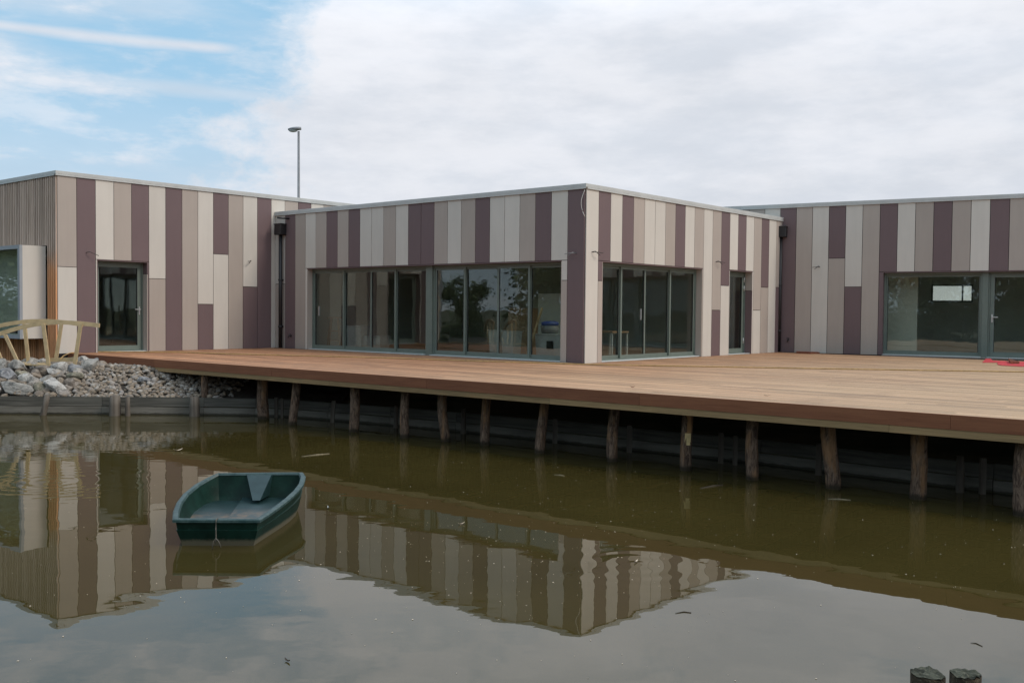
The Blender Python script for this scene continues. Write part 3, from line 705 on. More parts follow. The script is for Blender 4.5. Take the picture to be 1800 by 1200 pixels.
# ------------------------------------------------------------------ deck
deck = empty('timber_deck', FL.p(0, 3, 0), 'wide red-brown hardwood terrace on round log posts over the water', 'deck')
FD = FL                                          # s along the boards, n towards the pond
rotD = Matrix.Rotation(math.atan2(FD.d.y, FD.d.x), 3, 'Z')
def edge_n(s_): return 6.0+.018*s_
bw_, gp = .138, .007
mb = MB()
def board(n0, s0, s1, cutn=None):
    s_ = s0
    first = True
    while s_ < s1-.05:
        L = rnd.uniform(1.2, 4.2) if first else 4.2; first = False
        e = min(s1, s_+L)
        z1 = DZ+rnd.uniform(-.0012, .0012)
        na0, na1 = n0, n0+bw_
        if cutn: na1 = min(na1, edge_n(s_))
        if na1-na0 > .02:
            # two shallow grooves give the boards their fine lines
            p = [na0, na0+.045, na0+.050, na0+.09, na0+.095, na1] if na1-na0 > .12 else [na0, na1]
            vs = []; 
            prof = []
            for i, q in enumerate(p):
                prof.append((q, z1))
            if len(p) == 6: prof = [(p[0], z1), (p[1], z1), (p[1]+.0015, z1-.004), (p[2], z1), (p[3], z1), (p[3]+.0015, z1-.004), (p[4], z1), (p[5], z1)]
            m_ = len(prof)
            for sa in (s_+.0015, e-.0015):
                for q, zz in prof: vs.append(FD.p(sa, q, zz))
                vs.append(FD.p(sa, prof[-1][0], z1-.028)); vs.append(FD.p(sa, prof[0][0], z1-.028))
            k_ = m_+2
            fs = [(i, (i+1) % k_, k_+(i+1) % k_, k_+i) for i in range(k_)]+[tuple(range(k_)), tuple(reversed(range(k_, 2*k_)))]
            mb.add(vs, fs)
        s_ = e
n_ = -9.6
SMIN = -21.0
while n_ < 6.4:
    s1 = -.03 if n_ < -.01-bw_ else 11.17
    if n_ < .03 and n_ >= -.01-bw_: s1 = -.03
    near = n_ > 5.4
    if near:
        # follow the slightly skewed front edge: trim each board where it would pass the fascia
        s_lo, s_hi = SMIN, s1
        if n_+bw_ > edge_n(SMIN): s_lo = max(SMIN, (n_+bw_-6.0)/.018)
        if s_lo < s_hi-.3: board(n_, s_lo, s_hi)
    else: board(n_, SMIN, s1)
    n_ += bw_+gp
# edging board that closes the front
vs = []
for s_ in (SMIN, 11.17):
    for q, zz in ((-.14, DZ+.002), (-.026, DZ+.002), (-.026, DZ-.022), (-.14, DZ-.022)): vs.append(FD.p(s_, edge_n(s_)+q, zz))
mb.add(vs, [(0, 1, 5, 4), (1, 2, 6, 5), (2, 3, 7, 6), (3, 0, 4, 7), (0, 3, 2, 1), (4, 5, 6, 7)])
mb.build('deck_boards', M['deck'], deck, origin=FD.p(0, 0, DZ), rot=rotD)
def front_run(z0, z1, na, nb, mt, name, ln, start, slit=.004, lab=None):
    mb = MB(); s_ = SMIN; e = start
    while s_ < 11.1:
        e = min(e, 11.17)
        vs = []
        for q in (s_+slit/2, e-slit/2):
            for nn, zz in ((na, z0), (nb, z0), (nb, z1), (na, z1)): vs.append(FD.p(q, edge_n(q)+nn, zz))
        mb.add(vs, [(0, 1, 5, 4), (1, 2, 6, 5), (2, 3, 7, 6), (3, 0, 4, 7), (0, 3, 2, 1), (4, 5, 6, 7)])
        s_ = e; e += ln
    return mb.build(name, mt, deck, origin=FD.p(0, 6, z0), rot=rotD)
front_run(DZ-.17, DZ+.001, -.024, .0, M['fascia'], 'fascia', 4.2, SMIN+3.1)
front_run(DZ-.26, DZ-.172, -.07, -.008, M['beam'], 'edge_beam', 5.1, SMIN+2.0)
mb = MB()                                        # joists below
s_ = SMIN+.3
while s_ < 11:
    FD.box(mb, s_-.03, s_+.03, (.0 if s_ > -.1 else -9), edge_n(s_)-.08, DZ-.16, DZ-.03); s_ += .6
mb.build('joist', M['stake'], deck)['kind'] = 'stuff'
mb = MB(); FD.box(mb, SMIN, 11.1, 3.2, 3.3, DZ-.30, DZ-.162); mb.build('joist_beam', M['stake'], deck)

def log_post(px, py, rad, ztop=DZ-.26, lean=(0, 0), peeled=False, seed=0, crook=.02):
    b_ = atz(px, py, 0); r_ = random.Random(seed); k = MB(); seg, nr = 14, 16
    vs = []; z0 = -.5
    ph = r_.uniform(0, 6)
    for i in range(nr+1):
        t_ = i/nr; z = z0+(ztop-z0)*t_
        cx = b_.x+lean[0]*t_+crook*math.sin(t_*4+ph); cy = b_.y+lean[1]*t_+crook*math.cos(t_*3+ph)
        for s_ in range(seg):
            a = 2*math.pi*s_/seg
            q = rad*(1+.10*noise.noise((math.cos(a)*2+seed*7, math.sin(a)*2, z*2.2))+.10*noise.noise((math.cos(a)*5, math.sin(a)*5+seed, z*9)))*(1.04-.08*t_)
            vs.append((cx+q*math.cos(a), cy+q*math.sin(a), z))
    fs = [(i*seg+s_, i*seg+(s_+1) % seg, (i+1)*seg+(s_+1) % seg, (i+1)*seg+s_) for i in range(nr) for s_ in range(seg)]
    k.add(vs, fs, 0, True)
    k.add(vs[-seg:], [tuple(range(seg))], 0)
    o = k.build('post', M['bark'], deck, origin=(b_.x, b_.y, 0))
    return o, b_
posts = [(361, 728, .078, 0), (463, 736, .115, 0), (518, 746, .083, 0), (622, 759, .092, 0), (712, 769, .078, .0), (784, 775, .083, 0), (854, 782, .078, -.0),
         (951, 796, .080, 0), (1082, 810, .084, 0), (1207, 826, .083, 0), (1321, 842, .084, 0), (1461, 858, .098, 0), (1612, 877, .100, 0), (1797, 906, .100, 0)]
for i, (px, py, rad, l) in enumerate(posts):
    o, b_ = log_post(px, py, rad, seed=i+3, lean=(.028*math.sin(i*2.1), .02*math.cos(i*3.3)), crook=.018+.014*((i*7) % 3))
    if i == 9:
        o['label'] = 'log post with a strip of bark peeled off to pale wood'
        k = MB(); dirn = Vector((-b_.x, -b_.y, 0)).normalized(); sd_ = Vector((dirn.y, -dirn.x, 0))
        vs = []
        for t_, wl, wr in ((0, -.012, .045), (.04, -.02, .040), (.045, -.035, .05), (.17, -.03, .055), (.19, -.005, .06), (.32, .0, .062), (.36, .005, .058), (.46, -.03, .066)):
            for u in (wl, (wl+wr)/2, wr):
                ang = u/rad; vs.append(Vector((b_.x+.028*math.sin(i*2.1)*.7, b_.y, .37+t_))+dirn*math.cos(ang)*(rad*1.055)+sd_*math.sin(ang)*-(rad*1.055))
        n0 = len(vs)
        vs += [v_-dirn*.03 for v_ in vs]
        fs = [(a*3+c, a*3+c+1, (a+1)*3+c+1, (a+1)*3+c) for a in range(7) for c in range(2)]
        fs += [tuple(n0+x for x in reversed(f_)) for f_ in fs]
        k.add(vs, fs, 0, True); k.mi = [1 if (i_ % 14) >= 6 else 0 for i_ in range(len(k.mi))]; k.build('bare_wood', [M['peeled'], M['peeledbrown']], o)
# a couple of inner supports further back in the shade
for i, (s_, nn) in enumerate([(-17, 3.25), (-14, 3.25), (-11, 3.25), (-8, 3.25), (-5, 3.25), (-2, 3.25), (1, 3.25), (4, 3.25)]):
    pass

# thin hose lying across the deck
hs = MB(); ctrl = [(106, 631), (112, 625), (122, 620.5), (135, 618.8), (170, 618.2), (240, 618), (320, 619), (400, 621.8), (530, 624.8), (700, 629.5), (800, 633), (900, 636.3), (1000, 639.3), (1080, 641.3), (1200, 643.2), (1400, 646.8), (1600, 650), (1800, 653.2), (2000, 657)]
hs.tube([atz(x, y, DZ+.015)+Vector((0, 0, .0)) for x, y in ctrl], .013, 8)
tag(hs.build('hose', M['hose']), 'long thin yellow hose lying across the whole deck', 'hose')

# ------------------------------------------------------------------ bank edging of planks and stakes
edg = empty('bank_edging', (-3.7, 20.3, 0), 'low retaining edging of two grey weathered planks with stakes at the waterline', 'retaining wall')
vis = [p for p in wall_line if p[0] >= -26 and p[0] <= 15.5]
for lvl, (z0, z1, th) in enumerate(((-.45, .160, .062), (.176, .362, .038))):
    for (x0, y0), (x1, y1) in zip(vis, vis[1:]):
        d = Vector((x1-x0, y1-y0, 0)); L = d.length; d.normalize(); n = Vector((d.y, -d.x, 0))
        parts = max(1, round(L/2.4))
        for i in range(parts):
            a = Vector((x0, y0, 0))+d*(L*i/parts+.004); b_ = Vector((x0, y0, 0))+d*(L*(i+1)/parts-.004); dz = rnd.uniform(-.006, .006); t2 = th+rnd.uniform(-.005, .01)
            k = MB(); nseg = 6; vs = []
            for j in range(nseg+1):
                c = a+(b_-a)*j/nseg; wob = .006*noise.noise((c.x*2, c.y*2, lvl*5))
                for nn, zz in ((0, z0), (t2, z0), (t2, z1+dz+wob), (0, z1+dz+wob)): vs.append(c+n*nn+Vector((0, 0, zz)))
            fs = [(j*4+q, j*4+(q+1) % 4, (j+1)*4+(q+1) % 4, (j+1)*4+q) for j in range(nseg) for q in range(4)]+[(0, 1, 2, 3), (nseg*4+3, nseg*4+2, nseg*4+1, nseg*4)]
            k.add(vs, fs); k.build('plank', M['plank' if lvl else 'planklow'], edg, rot=Matrix.Rotation(math.atan2(d.y, d.x), 3, 'Z'))
for i, (px, py, wd, zt, ln) in enumerate([(79, 728, .12, .43, .10), (206, 728, .23, .42, 0), (227, 729, .10, .40, 0), (345, 729.5, .20, .41, 0), (487, 732, .07, .42, 0), (497, 733, .05, .41, 0), (585, 741, .075, .44, .03),
                                      (697, 750, .09, .43, 0), (815, 760, .10, .46, .0), (975, 777, .08, .42, 0), (1105, 793, .08, .44, 0), (1265, 812, .07, .46, 0), (1290, 815, .06, .44, 0), (1312, 816, .05, .43, 0), (1436, 832, .09, .45, 0),
                                      (1682, 862, .10, .47, 0), (1722, 865, .07, .46, 0)]):
    b_ = atz(px, py+1, 0); k = MB()
    off = Vector((-.0, -.05-wd*.3, 0)); b_ = b_+off
    seg = 7; pts = [b_+Vector((ln*(z_/.4)*.9, 0, z_)) for z_ in (-.4, 0, zt*.5, zt)]
    if wd > .08: k.tube(pts, [wd*.56, wd*.54, wd*.5, wd*.46], 9, jitter=.07)
    else: k.bar(pts[0], pts[-1], wd, .05, side=(1, 0, 0))
    k.build('stake', M['stake'], edg)

# ------------------------------------------------------------------ cobbles and boulders
def blob(mb, c, r, rot, seed, sub=1, amp=.12, mi=0, smooth=True):
    bm_ = bmesh.new(); bmesh.ops.create_icosphere(bm_, subdivisions=sub, radius=1)
    for v_ in bm_.verts:
        q = 1+amp*noise.noise(v_.co*1.3+Vector((seed*3.1, seed*1.7, 0)))*2
        v_.co = v_.co*q
    vs = [rot @ Vector((v_.co.x*r[0], v_.co.y*r[1], v_.co.z*r[2]))+Vector(c) for v_ in bm_.verts]
    mb.add(vs, [[q.index for q in f_.verts] for f_ in bm_.faces], mi, smooth); bm_.free()
cob = MB(); n_c = 0
from mathutils import Euler
for i in range(2600):
    x = rnd.uniform(-10.2, -5.3); d = rnd.uniform(.02, 2.0); y = wall_y(x)+d
    if x < -9.35+.55*d*0 and d < .9 and rnd.random() < .8: continue
    if x < -9.9: continue
    if x > -6.6 and rnd.random() < (x+6.6)*1.3: continue
    r0 = rnd.uniform(.032, .062)*(1.15 if rnd.random() < .15 else 1)
    z = bank_z(x, y)+rnd.uniform(.0, .035)
    rr = (r0*rnd.uniform(1, 1.45), r0*rnd.uniform(.8, 1.1), r0*rnd.uniform(.55, .85))
    blob(cob, (x, y, z+r0*.3), rr, Euler((rnd.uniform(-.5, .5), rnd.uniform(-.5, .5), rnd.uniform(0, 3.1))).to_matrix(), i, 1 if i % 3 else 2, .06)
tag(cob.build('cobbles', M['cobble']), 'heap of small rounded tan and grey cobbles sloping down from the deck', 'cobbles', kind='stuff')

rub = MB()
for i in range(620):
    x = rnd.uniform(-15, -8.7); y = wall_y(x)+rnd.uniform(.06, 2.1); r0 = rnd.uniform(.05, .12)
    if x > -9.3: r0 *= .6
    blob(rub, (x, y, bank_z(x, y)+r0*.35), (r0*rnd.uniform(1, 1.5), r0*rnd.uniform(.8, 1.2), r0*rnd.uniform(.6, .95)), Euler((rnd.uniform(-.6, .6), rnd.uniform(-.6, .6), rnd.uniform(0, 3.1))).to_matrix(), i+5000, 2, .22, 0, False)
tag(rub.build('rubble', M['rubble']), 'loose grey-brown rubble filling the gaps between the boulders', 'rubble', kind='stuff')
def boulder(zx, zy, zw, zh, m_, lab, seed, depth=.9, rot=0, flat=1.):
    px, py = zx/5.625, 560+zy/5.625; pw, ph = zw/5.625, zh/5.625
    v = MR @ Vector(((px-900)/FPX, -(py-600)/FPX, -1))
    # meet the slope of the bank, with the boulder sitting half proud of it
    t_ = 18.
    while t_ < 26:
        p = Vector((0, 0, CZ))+v*t_
        if p.z < bank_z(p.x, max(p.y, wall_y(p.x)))+.10 and p.y > wall_y(p.x)+.10: break
        t_ += .02
    rx = pw/FPX*p.y/2*1.04; rz = ph/FPX*p.y/2*1.06; ry = (rx+rz)/2*depth
    r_ = random.Random(seed)
    bm_ = bmesh.new(); bmesh.ops.create_icosphere(bm_, subdivisions=4, radius=1)
    planes = []
    for _ in range(17):
        d = Vector((r_.gauss(0, 1), r_.gauss(0, 1), r_.gauss(0, 1))).normalized(); planes.append((d, r_.uniform(.60, .90)))
    for v_ in bm_.verts:
        q = v_.co.copy()
        for d, h in planes:
            e = q.dot(d)
            if e > h: q -= d*(e-h)*.93
        q *= 1+.10*noise.noise(q*1.7+Vector((seed*5., 0, 0)))+.05*noise.noise(q*5+Vector((seed*5., 3, 0)))+.02*noise.noise(q*14+Vector((0, seed, 0)))
        v_.co = q
    E_ = Euler((0, r_.uniform(-.12, .12)+rot, 0)).to_matrix()
    me = bpy.data.meshes.new('boulder')
    for v_ in bm_.verts: v_.co = E_ @ Vector((v_.co.x*rx*1.12, v_.co.y*ry, v_.co.z*rz*1.15))
    bm_.to_mesh(me); bm_.free(); me.materials.append(M[m_])
    for p_ in me.polygons: p_.use_smooth = False
    o = bpy.data.objects.new('boulder', me); col.objects.link(o); o.location = p
    return tag(o, lab, 'boulder', 'boulders piled on the bank')
BL = [(20, 465, 130, 130, 'st_grey', 'pale grey boulder cut by the left edge of the photo, highest there'),
      (75, 565, 175, 135, 'st_blue', 'large bluish-grey boulder near the left edge, above the long flat block'),
      (165, 470, 190, 110, 'st_grey', 'grey wedge-shaped boulder at the foot of the leftmost bridge post'),
      (292, 428, 150, 110, 'st_grey', 'rounded grey boulder at the top of the pile below the far rail'),
      (422, 430, 110, 80, 'st_white', 'small whitish boulder at the foot of the middle bridge post'),
      (195, 548, 130, 60, 'st_olive', 'low buff boulder wedged under the wedge-shaped one'),
      (252, 590, 165, 100, 'st_white', 'white-topped boulder just above the long flat block'),
      (165, 688, 325, 125, 'st_grey', 'long flat grey block resting on the plank edging at far left'),
      (388, 690, 125, 112, 'st_olive', 'squat olive-brown boulder between the two largest blocks on the edging'),
      (572, 682, 245, 135, 'st_white', 'large white-mottled boulder resting on the edging beside the cobbles'),
      (592, 482, 160, 120, 'st_white', 'pale rounded boulder right of the middle bridge post'),
      (425, 498, 140, 90, 'st_red', 'dark brownish boulder under the middle bridge post'),
      (518, 530, 125, 72, 'st_white', 'bright white angular stone in the middle of the pile'),
      (345, 540, 80, 80, 'st_red', 'small upright reddish stone in the middle of the pile'),
      (470, 600, 150, 90, 'st_grey', 'grey boulder directly above the olive-brown one'),
      (735, 492, 160, 100, 'st_blue', 'blue-grey tilted boulder below the right bridge post'),
      (690, 425, 150, 85, 'st_olive', 'brownish boulder under the bottom plank of the bridge'),
      (828, 412, 105, 75, 'st_white', 'pale pointed stone touching the end of the deck'),
      (885, 470, 200, 130, 'st_grey', 'grey-brown slanting slab at the top of the cobbles'),
      (978, 412, 120, 66, 'st_blue', 'flat grey stone against the deck fascia, rightmost of the pile'),
      (738, 572, 175, 95, 'st_olive', 'grey-green boulder at the left margin of the cobbles'),
      (690, 632, 130, 80, 'st_red', 'brownish boulder touching the top of the white-mottled one'),
      (330, 612, 120, 85, 'st_grey', 'dark grey stone right of the white-topped boulder'),
      (610, 572, 100, 62, 'st_red', 'small rusty-brown stone in a hollow of the pile'),
      (-20, 705, 60, 70, 'st_white', 'white stone just showing at the left edge beside the long flat block'),
      (1425, 600, 125, 52, 'st_blue', 'single lilac-grey stone lying among the cobbles below the deck'),
      (-60, 600, 110, 120, 'st_grey', 'grey boulder beyond the left edge of the photo')]
for i, (a, b_, c, d, m_, lab) in enumerate(BL):
    if i == 26: continue
    boulder(a, b_, c, d, m_, lab, i+11, rot=(-.5 if i == 18 else .35 if i in (2, 9, 12) else 0))

# ------------------------------------------------------------------ small arched footbridge
YN, YF = 22.05, 22.75
br = empty('footbridge', (-10.6, 22.4, .9), 'small arched footbridge of raw pale timber with curved handrails', 'footbridge')
def rail(pts, y, name='handrail'):
    k = MB(); P = [aty(x, yy, y) for x, yy in pts]
    h = .045; vs = []
    for i, p in enumerate(P):
        d = (P[min(i+1, len(P)-1)]-P[max(i-1, 0)]).normalized(); u = Vector((-d.z, 0, d.x));
        if u.z < 0: u = -u
        for sy, su in ((-.022, -h), (.022, -h), (.022, h), (-.022, h)): vs.append(p+Vector((0, sy, 0))+u*su)
    n = len(P); fs = [(i*4+q, i*4+(q+1) % 4, (i+1)*4+(q+1) % 4, (i+1)*4+q) for i in range(n-1) for q in range(4)]+[(3, 2, 1, 0), (n*4-4, n*4-3, n*4-2, n*4-1)]
    k.add(vs, fs); return k.build(name, M['pine'], br)
rail([(-75, 622), (-40, 604), (-15, 593), (0, 586.5), (20, 580), (40, 574.5), (60, 570.5), (80, 567.8), (100, 566.5), (120, 566.8), (140, 568), (158, 570), (175, 572)], YN)
rail([(-60, 594), (-30, 581), (0, 572.3), (20, 568.3), (40, 565.5), (58, 564.2), (80, 564), (100, 565), (125, 567.5), (146, 571)], YF)
def post(a, b_, y, wd=.075):
    k = MB(); k.bar(aty(a[0], a[1], y), aty(b_[0], b_[1], y), wd, .045, side=(1, 0, .0)); k.build('post', M['pine'], br)
post((9, 588), (34, 642), YN-.045); post((76, 569), (86, 646), YN-.045); post((142, 569), (131, 642), YN-.045); post((-58, 616), (-20, 650), YN-.045)
post((43, 569), (50, 636), YF-.045); post((108, 568), (98, 634), YF-.045); post((-20, 580), (4, 636), YF-.045)
k = MB(); k.bar(aty(84, 632.5, YN+.05), aty(136, 631.5, YN+.05), .04, .085); k.build('stringer', M['pine'], br)
k = MB(); k.bar(aty(-60, 648, YN+.05), aty(40, 640, YN+.05), .04, .085); k.build('stringer', M['pine'], br)
k = MB()
for i in range(16):
    x = -12.3+i*.155; zz = .98+.10*(1-((x+11.1)/1.3)**2); zz = max(.78, zz)-.12
    k.box8([Vector((x, YN+.03, zz)), Vector((x+.14, YN+.03, zz)), Vector((x+.14, YF-.06, zz)), Vector((x, YF-.06, zz)), Vector((x, YN+.03, zz+.03)), Vector((x+.14, YN+.03, zz+.03)), Vector((x+.14, YF-.06, zz+.03)), Vector((x, YF-.06, zz+.03))])
k.build('deck_plank', M['pine'], br)

# ------------------------------------------------------------------ boat
rim_px = [  # port side from the near end to the far end, then the far end, then back down the starboard side (photo point, height)
    (303, 914, .262), (304, 900, .266), (310, 884, .268), (322, 868, .28), (342, 852, .30), (362, 841, .33), (383, 832, .37),
    (433, 831.5, .38), (485, 831.0, .385), (533, 831, .39),
    (537.5, 838, .375), (534, 851, .345), (524, 864, .318), (510, 877, .295), (492, 891, .275), (475, 903, .262), (457, 914.5, .262)]
rim = [atz(x, y, z) for x, y, z in rim_px]
cen = Vector((sum(p.x for p in rim)/len(rim), sum(p.y for p in rim)/len(rim), 0))
boat = empty('rowing_boat', cen, 'small dark green plastic rowing boat floating empty on the pond', 'boat')
def smooth_loop(pts, sharp=(), it=1): return pts
def loop_at(scale_x, scale_y, z, zfac=None):
    out = []
    for p in rim:
        q = p-cen; zz = z if zfac is None else p.z*zfac+z
        out.append(Vector((cen.x+q.x*scale_x, cen.y+q.y*scale_y, zz)))
    return out
def inset(pts, d):
    """horizontal inset towards the middle"""
    n = len(pts); out = []
    for i, p in enumerate(pts):
        a = pts[i-1]; b_ = pts[(i+1) % n]; e1 = Vector((p.x-a.x, p.y-a.y, 0)); e2 = Vector((b_.x-p.x, b_.y-p.y, 0))
        e1.normalize(); e2.normalize(); n1 = Vector((e1.y, -e1.x, 0)); n2 = Vector((e2.y, -e2.x, 0)); m_ = (n1+n2)
        m_ = m_/max(.35, m_.length_squared)*2*.5*2*.5 if m_.length > .1 else n1
        m_ = (n1+n2).normalized()/max(.55, (n1+n2).length/2)
        q = p+m_*d
        out.append(Vector((q.x, q.y, p.z)))
    return out
# orientation check: inset must move towards the centre
tst = inset(rim, .05)
sgn = 1 if (tst[3]-cen).length < (rim[3]-cen).length else -1
n = len(rim)
def loft(mb, loops, sm=True):
    o = 0; vs = [p for L in loops for p in L]
    mb.add(vs, [(i*n+k, i*n+(k+1) % n, (i+1)*n+(k+1) % n, (i+1)*n+k) for i in range(len(loops)-1) for k in range(n)], 0, sm)
def setz(L, f): return [Vector((p.x, p.y, f(p))) for p in L]
outer_top = inset(rim, sgn*.028)
hull = MB()
L0 = setz(outer_top, lambda p: p.z-.012)
L1 = setz(inset(rim, sgn*.045), lambda p: p.z*.62)
L1b = setz(inset(rim, sgn*.036), lambda p: p.z*.60)
L2 = setz(inset(rim, sgn*.075), lambda p: .045)
L3 = setz(inset(rim, sgn*.10), lambda p: -.03)
L4 = setz(inset(rim, sgn*.22), lambda p: -.09)
def fix_near(L, lift=.0): return L
loft(hull, [L0, L1, L1b, L2, L3, L4])
# inside skin and floor
I0 = setz(inset(rim, sgn*.055), lambda p: p.z-.004)
I1 = setz(inset(rim, sgn*.085), lambda p: .13)
I2 = setz(inset(rim, sgn*.115), lambda p: .085)
inn = MB(); loft(inn, [I0, I1, I2])
ho = hull.build('hull', M['boat'], boat, origin=cen); io = inn.build('inner_skin', M['boat'], boat, origin=cen)
fl = MB(); fl.add(I2, [tuple(range(n))], 0)
# raised moulded step across the far half of the floor
def lerp(a, b_, t_): return a+(b_-a)*t_
fo = fl.build('floor', M['boatfloor'], boat, origin=cen)
st = MB(); ins = inset(rim, sgn*.105)
pl = [atz(x, y, .12) for x, y in ((400, 911.5), (413, 893), (428, 872), (440, 869), (488, 870), (500, 868))]+[Vector((ins[i].x, ins[i].y, .12)) for i in (12, 13, 14, 15)]+[atz(462, 910.5, .12)]
nf = len(pl); st.add(pl+[p-Vector((0, 0, .06)) for p in pl], [tuple(range(nf))]+[(i, (i+1) % nf, nf+(i+1) % nf, nf+i) for i in range(nf)])
st.build('moulded_step', M['boatfloor'], boat, origin=cen)
rm = MB()
R0 = setz(rim, lambda p: p.z-.022); R1 = setz(rim, lambda p: p.z+.002); R2 = setz(inset(rim, sgn*.012), lambda p: p.z+.010); R3 = setz(inset(rim, sgn*.05), lambda p: p.z+.010); R4 = setz(inset(rim, sgn*.062), lambda p: p.z-.012); R5 = setz(inset(rim, sgn*.03), lambda p: p.z-.022)
loft(rm, [R0, R1, R2, R3, R4, R5, R0]); ro = rm.build('rim', M['boatrim'], boat, origin=cen)
for o_ in (ho, io, ro): e_m = o_.modifiers.new('edge_split', 'EDGE_SPLIT'); e_m.split_angle = R(33)
# trapezoid motor pad on the far end
pdm = MB(); yy = (rim[7].y+rim[8].y)/2-.06
def P3(px, py, y): return aty(px, py, y)
tl, tr = P3(434, 834.5, yy-.02), P3(477, 834.5, yy-.02); bl, brr = P3(444, 879, yy-.40), P3(457, 879, yy-.40)
mid = [tl, tr, brr, bl]; bk = [Vector((p.x+(p.x-(tl.x+tr.x)/2)*.15, yy+.03, p.z-(.0 if i < 2 else .02))) for i, p in enumerate(mid)]
pdm.add(mid+bk, [(0, 1, 2, 3), (0, 4, 5, 1), (1, 5, 6, 2), (2, 6, 7, 3), (3, 7, 4, 0)])
pdm.build('motor_pad', M['boatfloor'], boat, origin=cen)
# rope on the near end
rp_ = MB(); q0 = aty(380, 916, rim[0].y-.015); rp_.tube([q0+Vector((0, .06, .02)), q0+Vector((0, 0, .015)), q0+Vector((.0, -.012, -.06)), q0+Vector((.002, -.012, -.16)), q0+Vector((-.005, -.015, -.20))], .006, 6)
e_ = q0+Vector((.0, -.012, -.155)); rp_.tube([e_, e_+Vector((-.02, -.01, -.03)), e_+Vector((-.03, -.01, -.10))], .005, 6); rp_.tube([e_, e_+Vector((.03, -.01, -.03)), e_+Vector((.05, -.01, -.085))], .005, 6)
rp_.build('rope', M['rope'], boat, origin=cen)

# ------------------------------------------------------------------ stumps in the foreground
def stump(px0, px1, py, y, lab, seed, cut):
    c = aty((px0+px1)/2, py, y); rad = (px1-px0)/FPX*y/2; k = MB(); seg, nr = 28, 12; vs = []; r_ = random.Random(seed)
    def rr(a, z): return rad*(1+.08*noise.noise((math.cos(a)*1.6, math.sin(a)*1.6, seed+z))+.09*noise.noise((math.cos(a)*6, math.sin(a)*6, seed+z*3)))
    for i in range(nr+1):
        z = -.5+(c.z+.5)*i/nr
        for s_ in range(seg):
            a = 2*math.pi*s_/seg; q = rr(a, z); x, yv = q*math.cos(a), q*math.sin(a)
            if cut > 0: x = min(x, rad*.80)
            elif cut < 0: x = max(x, -rad*.86)
            vs.append((c.x+x, c.y+yv, z+(.012*noise.noise((math.cos(a)*3, math.sin(a)*3, seed))if i == nr else 0)))
    k.add(vs, [(i*seg+s_, i*seg+(s_+1) % seg, (i+1)*seg+(s_+1) % seg, (i+1)*seg+s_) for i in range(nr) for s_ in range(seg)], 0, True)
    rt = tag(k.build('stump', M['stumpbark'], origin=(c.x, c.y, 0)), lab, 'wooden post', 'cut log posts in the foreground')
    top = MB(); tv = []; nr2 = 6
    for j in range(nr2):
        f = 1-j/nr2
        for s_ in range(seg):
            p = Vector(vs[-seg+s_]); tv.append(Vector((c.x+(p.x-c.x)*f, c.y+(p.y-c.y)*f, p.z*f+c.z*(1-f)+.004+.008*noise.noise((p.x*30*f, p.y*30*f, seed)))))
    tv.append(Vector((c.x, c.y, c.z+.004)))
    top.add(tv, [(j*seg+s_, j*seg+(s_+1) % seg, (j+1)*seg+(s_+1) % seg, (j+1)*seg+s_) for j in range(nr2-1) for s_ in range(seg)]+[((nr2-1)*seg+s_, (nr2-1)*seg+(s_+1) % seg, nr2*seg) for s_ in range(seg)], 0, False)
    top.build('cut_top', M['endgrain'], rt)
stump(1601, 1662, 1184, 4.5, 'cut-off log post at the bottom edge, left and wider one of the two', 3, 1)
stump(1670, 1722, 1184, 4.6, 'cut-off log post at the bottom edge, right and split one of the two', 8, -1)

# ------------------------------------------------------------------ street lamp behind the roofs
YL = 70
b_ = aty(528, 560, YL); tp = aty(525, 231, YL)
lamp = empty('street_lamp', (b_.x, b_.y, GZ), 'tall grey street lamp rising behind the flat roofs', 'street lamp')
k = MB(); k.tube([Vector((tp.x+.05, YL, GZ)), Vector((tp.x+.03, YL, 4)), tp], [.15, .11, .08], 12); k.build('pole', M['lampgrey'], lamp)
hd = MB(); seg = 12; a0 = aty(529, 227.5, YL); a1 = aty(506.5, 228.5, YL)
for mi_, (z0, z1) in ((0, (0., 1.)),):
    L_ = []
    for i in range(11):
        t_ = i/10; c = a0.lerp(a1, t_); w2 = .03+.26*math.sin(math.pi*min(1, .12+t_*.86))**.6; hh = .055+.12*math.sin(math.pi*min(1, .25+t_*.70))**.7
        L_.append([c+Vector((0, w2*math.cos(2*math.pi*q/seg), hh*math.sin(2*math.pi*q/seg)*(1.0 if math.sin(2*math.pi*q/seg) > 0 else .35)+.01)) for q in range(seg)])
    vs = [p for L in L_ for p in L]
    hd.add(vs, [(i*seg+q, i*seg+(q+1) % seg, (i+1)*seg+(q+1) % seg, (i+1)*seg+q) for i in range(10) for q in range(seg)]+[tuple(range(seg)), tuple(10*seg+q for q in range(seg))], 0, True)
ho_ = hd.build('lamp_head', M['lampgrey'], lamp)
ln = MB(); c = a0.lerp(a1, .62); vs = []
bm_ = bmesh.new(); bmesh.ops.create_uvsphere(bm_, u_segments=14, v_segments=8, radius=1)
ln.add([c+Vector((v_.co.x*.32, v_.co.y*.21, v_.co.z*.13-.05)) for v_ in bm_.verts], [[q.index for q in f_.verts] for f_ in bm_.faces], 0, True); bm_.free()
ln.build('lens', M['lens'], ho_)

